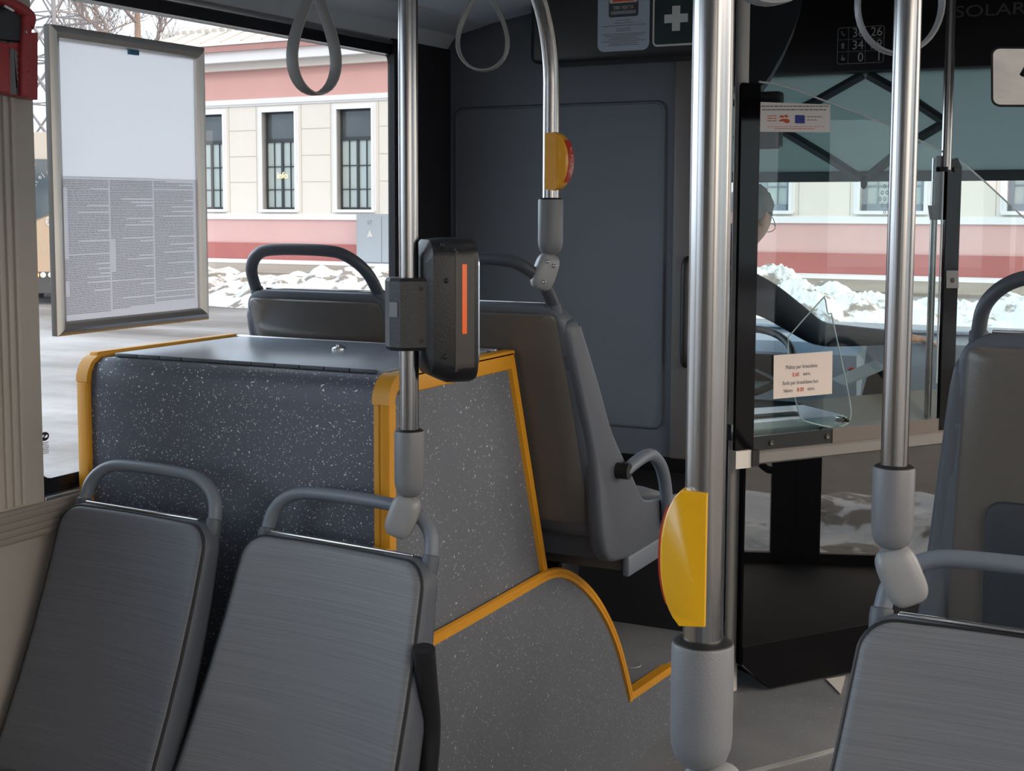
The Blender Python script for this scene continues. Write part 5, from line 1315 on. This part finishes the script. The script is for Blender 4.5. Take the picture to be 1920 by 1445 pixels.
heap('snow', [(2.1, -6, 1.0, .24), (2.1, 0, 1.0, .24), (2.1, 4, 1.0, .26), (2.2, 8, 1.1, .3), (2.6, 12, 1.1, .3)], 'low snow bank along the kerb outside the front doors', .3, seed=12, res=(120, 20))
struct('pavement', MB().box((3.0, -30, GZ - .02), (11, 14, GZ + .02)), 'pavers')
# buildings on the other side, seen only in reflections
ob_ = thing('street_house', 'plain two-storey house across the pavement on the door side', 'building', (40, 5, GZ))
build('wall', MB().box((38, -22, GZ), (46, 22, 6)), 'facade_cream', ob_, smooth=0)
build('roof', MB().prism([(37.5, -22.5, 6), (46.5, -22.5, 6), (42, -22.5, 8.5)], (0, 45, 0)), 'roof_snow', ob_, smooth=0)

# other bus on the left, facing us --------------------------------------
bq = on(66, 571, 2, GZ)
oD = Vector((cos(radians(43)), sin(radians(43)), 0)); oN = Vector((oD.y, -oD.x, 0))
dist = (bq - EYE).length
bo = thing('city_bus', 'beige and white city bus standing outside behind the silver frame', 'bus', bq + Vector((0, 0, 0)))
def bp(s_, z, o=0): return bq + oD * s_ + oN * o + Vector((0, 0, z))
def bbox(mb, s0, s1, z0, z1, o0, o1): return mb.prism([bp(s0, z0, o0), bp(s1, z0, o0), bp(s1, z0, o1), bp(s0, z0, o1)], (0, 0, z1 - z0))
sc_ = (bq - EYE).dot(CF) / FPX     # metres per picture pixel at the bus
zt_ = (571 - 250) * sc_
build('bus_body', bbox(MB(), -.3, 2.25, .30, zt_, -9, 0), 'bus_white', bo, smooth=0)
ws = build('windscreen', MB().prism([bp(-.28, 1.42, .02), bp(.05, 1.60, .02), bp(.35, 1.72, .02), bp(2.23, 1.72, .02), bp(2.23, 2.72, .02), bp(-.28, 2.72, .02)], oN * .03), 'bus_glass', bo, smooth=0)
build('front_panel', MB().prism([bp(-.3, .62, .01), bp(2.25, .62, .01), bp(2.25, 1.70, .01), bp(.35, 1.70, .01), bp(-.3, 1.38, .01)], oN * .05), 'bus_beige', bo, smooth=0)
build('bumper', bbox(MB(), -.3, 2.25, .22, .62, -.1, .07), 'bus_dark', bo, smooth=0)
for k, (s_, mt_) in enumerate(((.03, 'lamp_orange'), (.16, 'lamp_white'), (.30, 'lamp_white'), (1.66, 'lamp_white'), (1.80, 'lamp_white'), (1.93, 'lamp_orange'))):
    build('headlamp', MB().lathe([(.055, 0), (.05, .03), (.0, .04)], bp(s_, .56, .07), oN, 16), mt_, bo)
build('marker_lamp', MB().lathe([(.04, 0), (.03, .03), (.0, .04)], bp(.03, 2.62, .05), oN, 14), 'lamp_orange', bo)
build('route_disc', MB().lathe([(.10, 0), (.10, .012), (.0, .012)], bp(.33, 1.56, .06), oN, 24), 'sticker_white', bo)
text('lettering', '707', bp(.25, 1.51, .075), oD, (0, 0, 1), .13, 'ink_grey', bo)
for a_, b_, c_, s_ in ((.02, 1.95, 'Daugavpils', 62), ):
    for k, ch in enumerate('meklejam zalaku city!'):
        if ch == ' ': continue
        an = radians(190 - k * 13); rr_ = .36
        c = bp(.42 - rr_ * -cos(an) , 2.10 + rr_ * sin(an), .055)
        text('lettering', ch, c, oD * sin(an) - Vector((0, 0, cos(an))), oD * cos(an) + Vector((0, 0, sin(an))), .12, 'sticker_white', ws)
text('lettering', 'AIU UTU', bp(.0, 1.15, .065), oD, (0, 0, 1), .12, 'bus_white', bo); text('lettering', 'AG 047', bp(.05, .98, .065), oD, (0, 0, 1), .12, 'bus_white', bo)
for s_ in (.0, 1.95):
    build('wheel', MB().lathe([(.30, -.12), (.42, -.10), (.42, .10), (.30, .12), (.0, .10)], bp(s_, .42, -2.2), oD, 24), 'rubber', bo)
    build('wheel', MB().lathe([(.30, -.12), (.42, -.10), (.42, .10), (.30, .12), (.0, .10)], bp(s_, .42, -7.2), oD, 24), 'rubber', bo)

# lattice pylon -------------------------------------------------------------
def pylon(name, label, px, Y, zb, zt, w0, w1, nb, rad=.09, cross=()):
    c = on(px, 300, 1, Y); T = thing(name, label, 'pylon', (c.x, Y, GZ))
    mb = MB()
    def corner(k, f):
        h = (w0 + (w1 - w0) * f) / 2; sx2, sy2 = ((-1, -1), (1, -1), (1, 1), (-1, 1))[k]
        return Vector((c.x + sx2 * h, Y + sy2 * h, zb + (zt - zb) * f))
    for k in range(4): mb.tube([corner(k, 0), corner(k, 1)], rad, 6)
    build('leg_frame', mb, 'steel_pylon', T)
    mb = MB()
    for i in range(nb):
        f0, f1 = i / nb, (i + 1) / nb
        for k in range(4):
            mb.tube([corner(k, f0), corner((k + 1) % 4, f1)], rad * .55, 5); mb.tube([corner((k + 1) % 4, f0), corner(k, f1)], rad * .55, 5); mb.tube([corner(k, f1), corner((k + 1) % 4, f1)], rad * .5, 5)
    build('lattice', mb, 'steel_pylon', T)
    mb = MB()
    for z, L in cross:
        mb.tube([(c.x - L, Y, z), (c.x, Y - .4, z + .5), (c.x + L, Y, z)], rad * .6, 5); mb.tube([(c.x - L, Y, z), (c.x + L, Y, z)], rad * .7, 5)
    if cross: build('cross_arm', mb, 'steel_pylon', T)
    return T
pylon('lattice_pylon', 'tall steel lattice pylon rising behind the other bus', 108, 60, GZ, 17, 2.6, 2.0, 7, .11, ((9.4, 3.2), (11.4, 3.6)))
pylon('lattice_pylon', 'thin distant lattice mast beside the tree', 137, 95, GZ, 24, 1.5, 1.2, 13, .08)

# bare trees ---------------------------------------------------------------
def tree(label, px, Y, h, r0, seed, lean=0, spread=1.0, first=.35):
    rnd = random.Random(seed); c = on(px, 300, 1, Y); T = thing('bare_tree', label, 'tree', (c.x, Y, GZ))
    mb = MB(); tw = MB()
    P = [Vector((c.x + lean * t * t, Y, GZ + h * t)) for t in [i / 10 for i in range(11)]]
    P = [p + Vector((rnd.uniform(-.08, .08), 0, 0)) for p in P]
    mb.tube(P, r0, 10, rs=[1 - .075 * i for i in range(11)])
    def branch(p, d, L, r, lev):
        pts = [p]; q = p.copy(); dd_ = d.copy()
        for i in range(5):
            dd_ = (dd_ + Vector((rnd.uniform(-.3, .3), rnd.uniform(-.3, .3), rnd.uniform(-.12, .25)))).normalized(); q = q + dd_ * L / 5; pts.append(q.copy())
        tw.tube(pts, r, 6 if lev < 2 else 4, rs=[1, .85, .7, .55, .4, .25])
        if lev < 3:
            for i in range(2, 6):
                for _ in range(2 if lev < 2 else 1):
                    a = Vector((rnd.uniform(-1, 1), rnd.uniform(-1, 1), rnd.uniform(-.2, .9))).normalized()
                    branch(pts[i], (dd_ + a * .9).normalized(), L * .55, r * .5, lev + 1)
    for i in range(11):
        f = first + (1 - first) * i / 11; p = P[min(10, int(f * 10))]
        a = rnd.uniform(0, 2 * pi); branch(p, Vector((cos(a), sin(a) * .6, .45)).normalized(), h * .22 * spread * (1.2 - f * .6), r0 * .32, 0)
    build('trunk', mb, 'bark', T); build('branches', tw, 'twig', T)
tree('bare tree with a thick orange-brown trunk behind the snowy roof', 262, 58, 16, .34, 4, 0, 1.1, .42)
tree('bare tree standing between the pylon and the snowy roof', 205, 66, 15, .22, 8, -1, 1.2, .5)
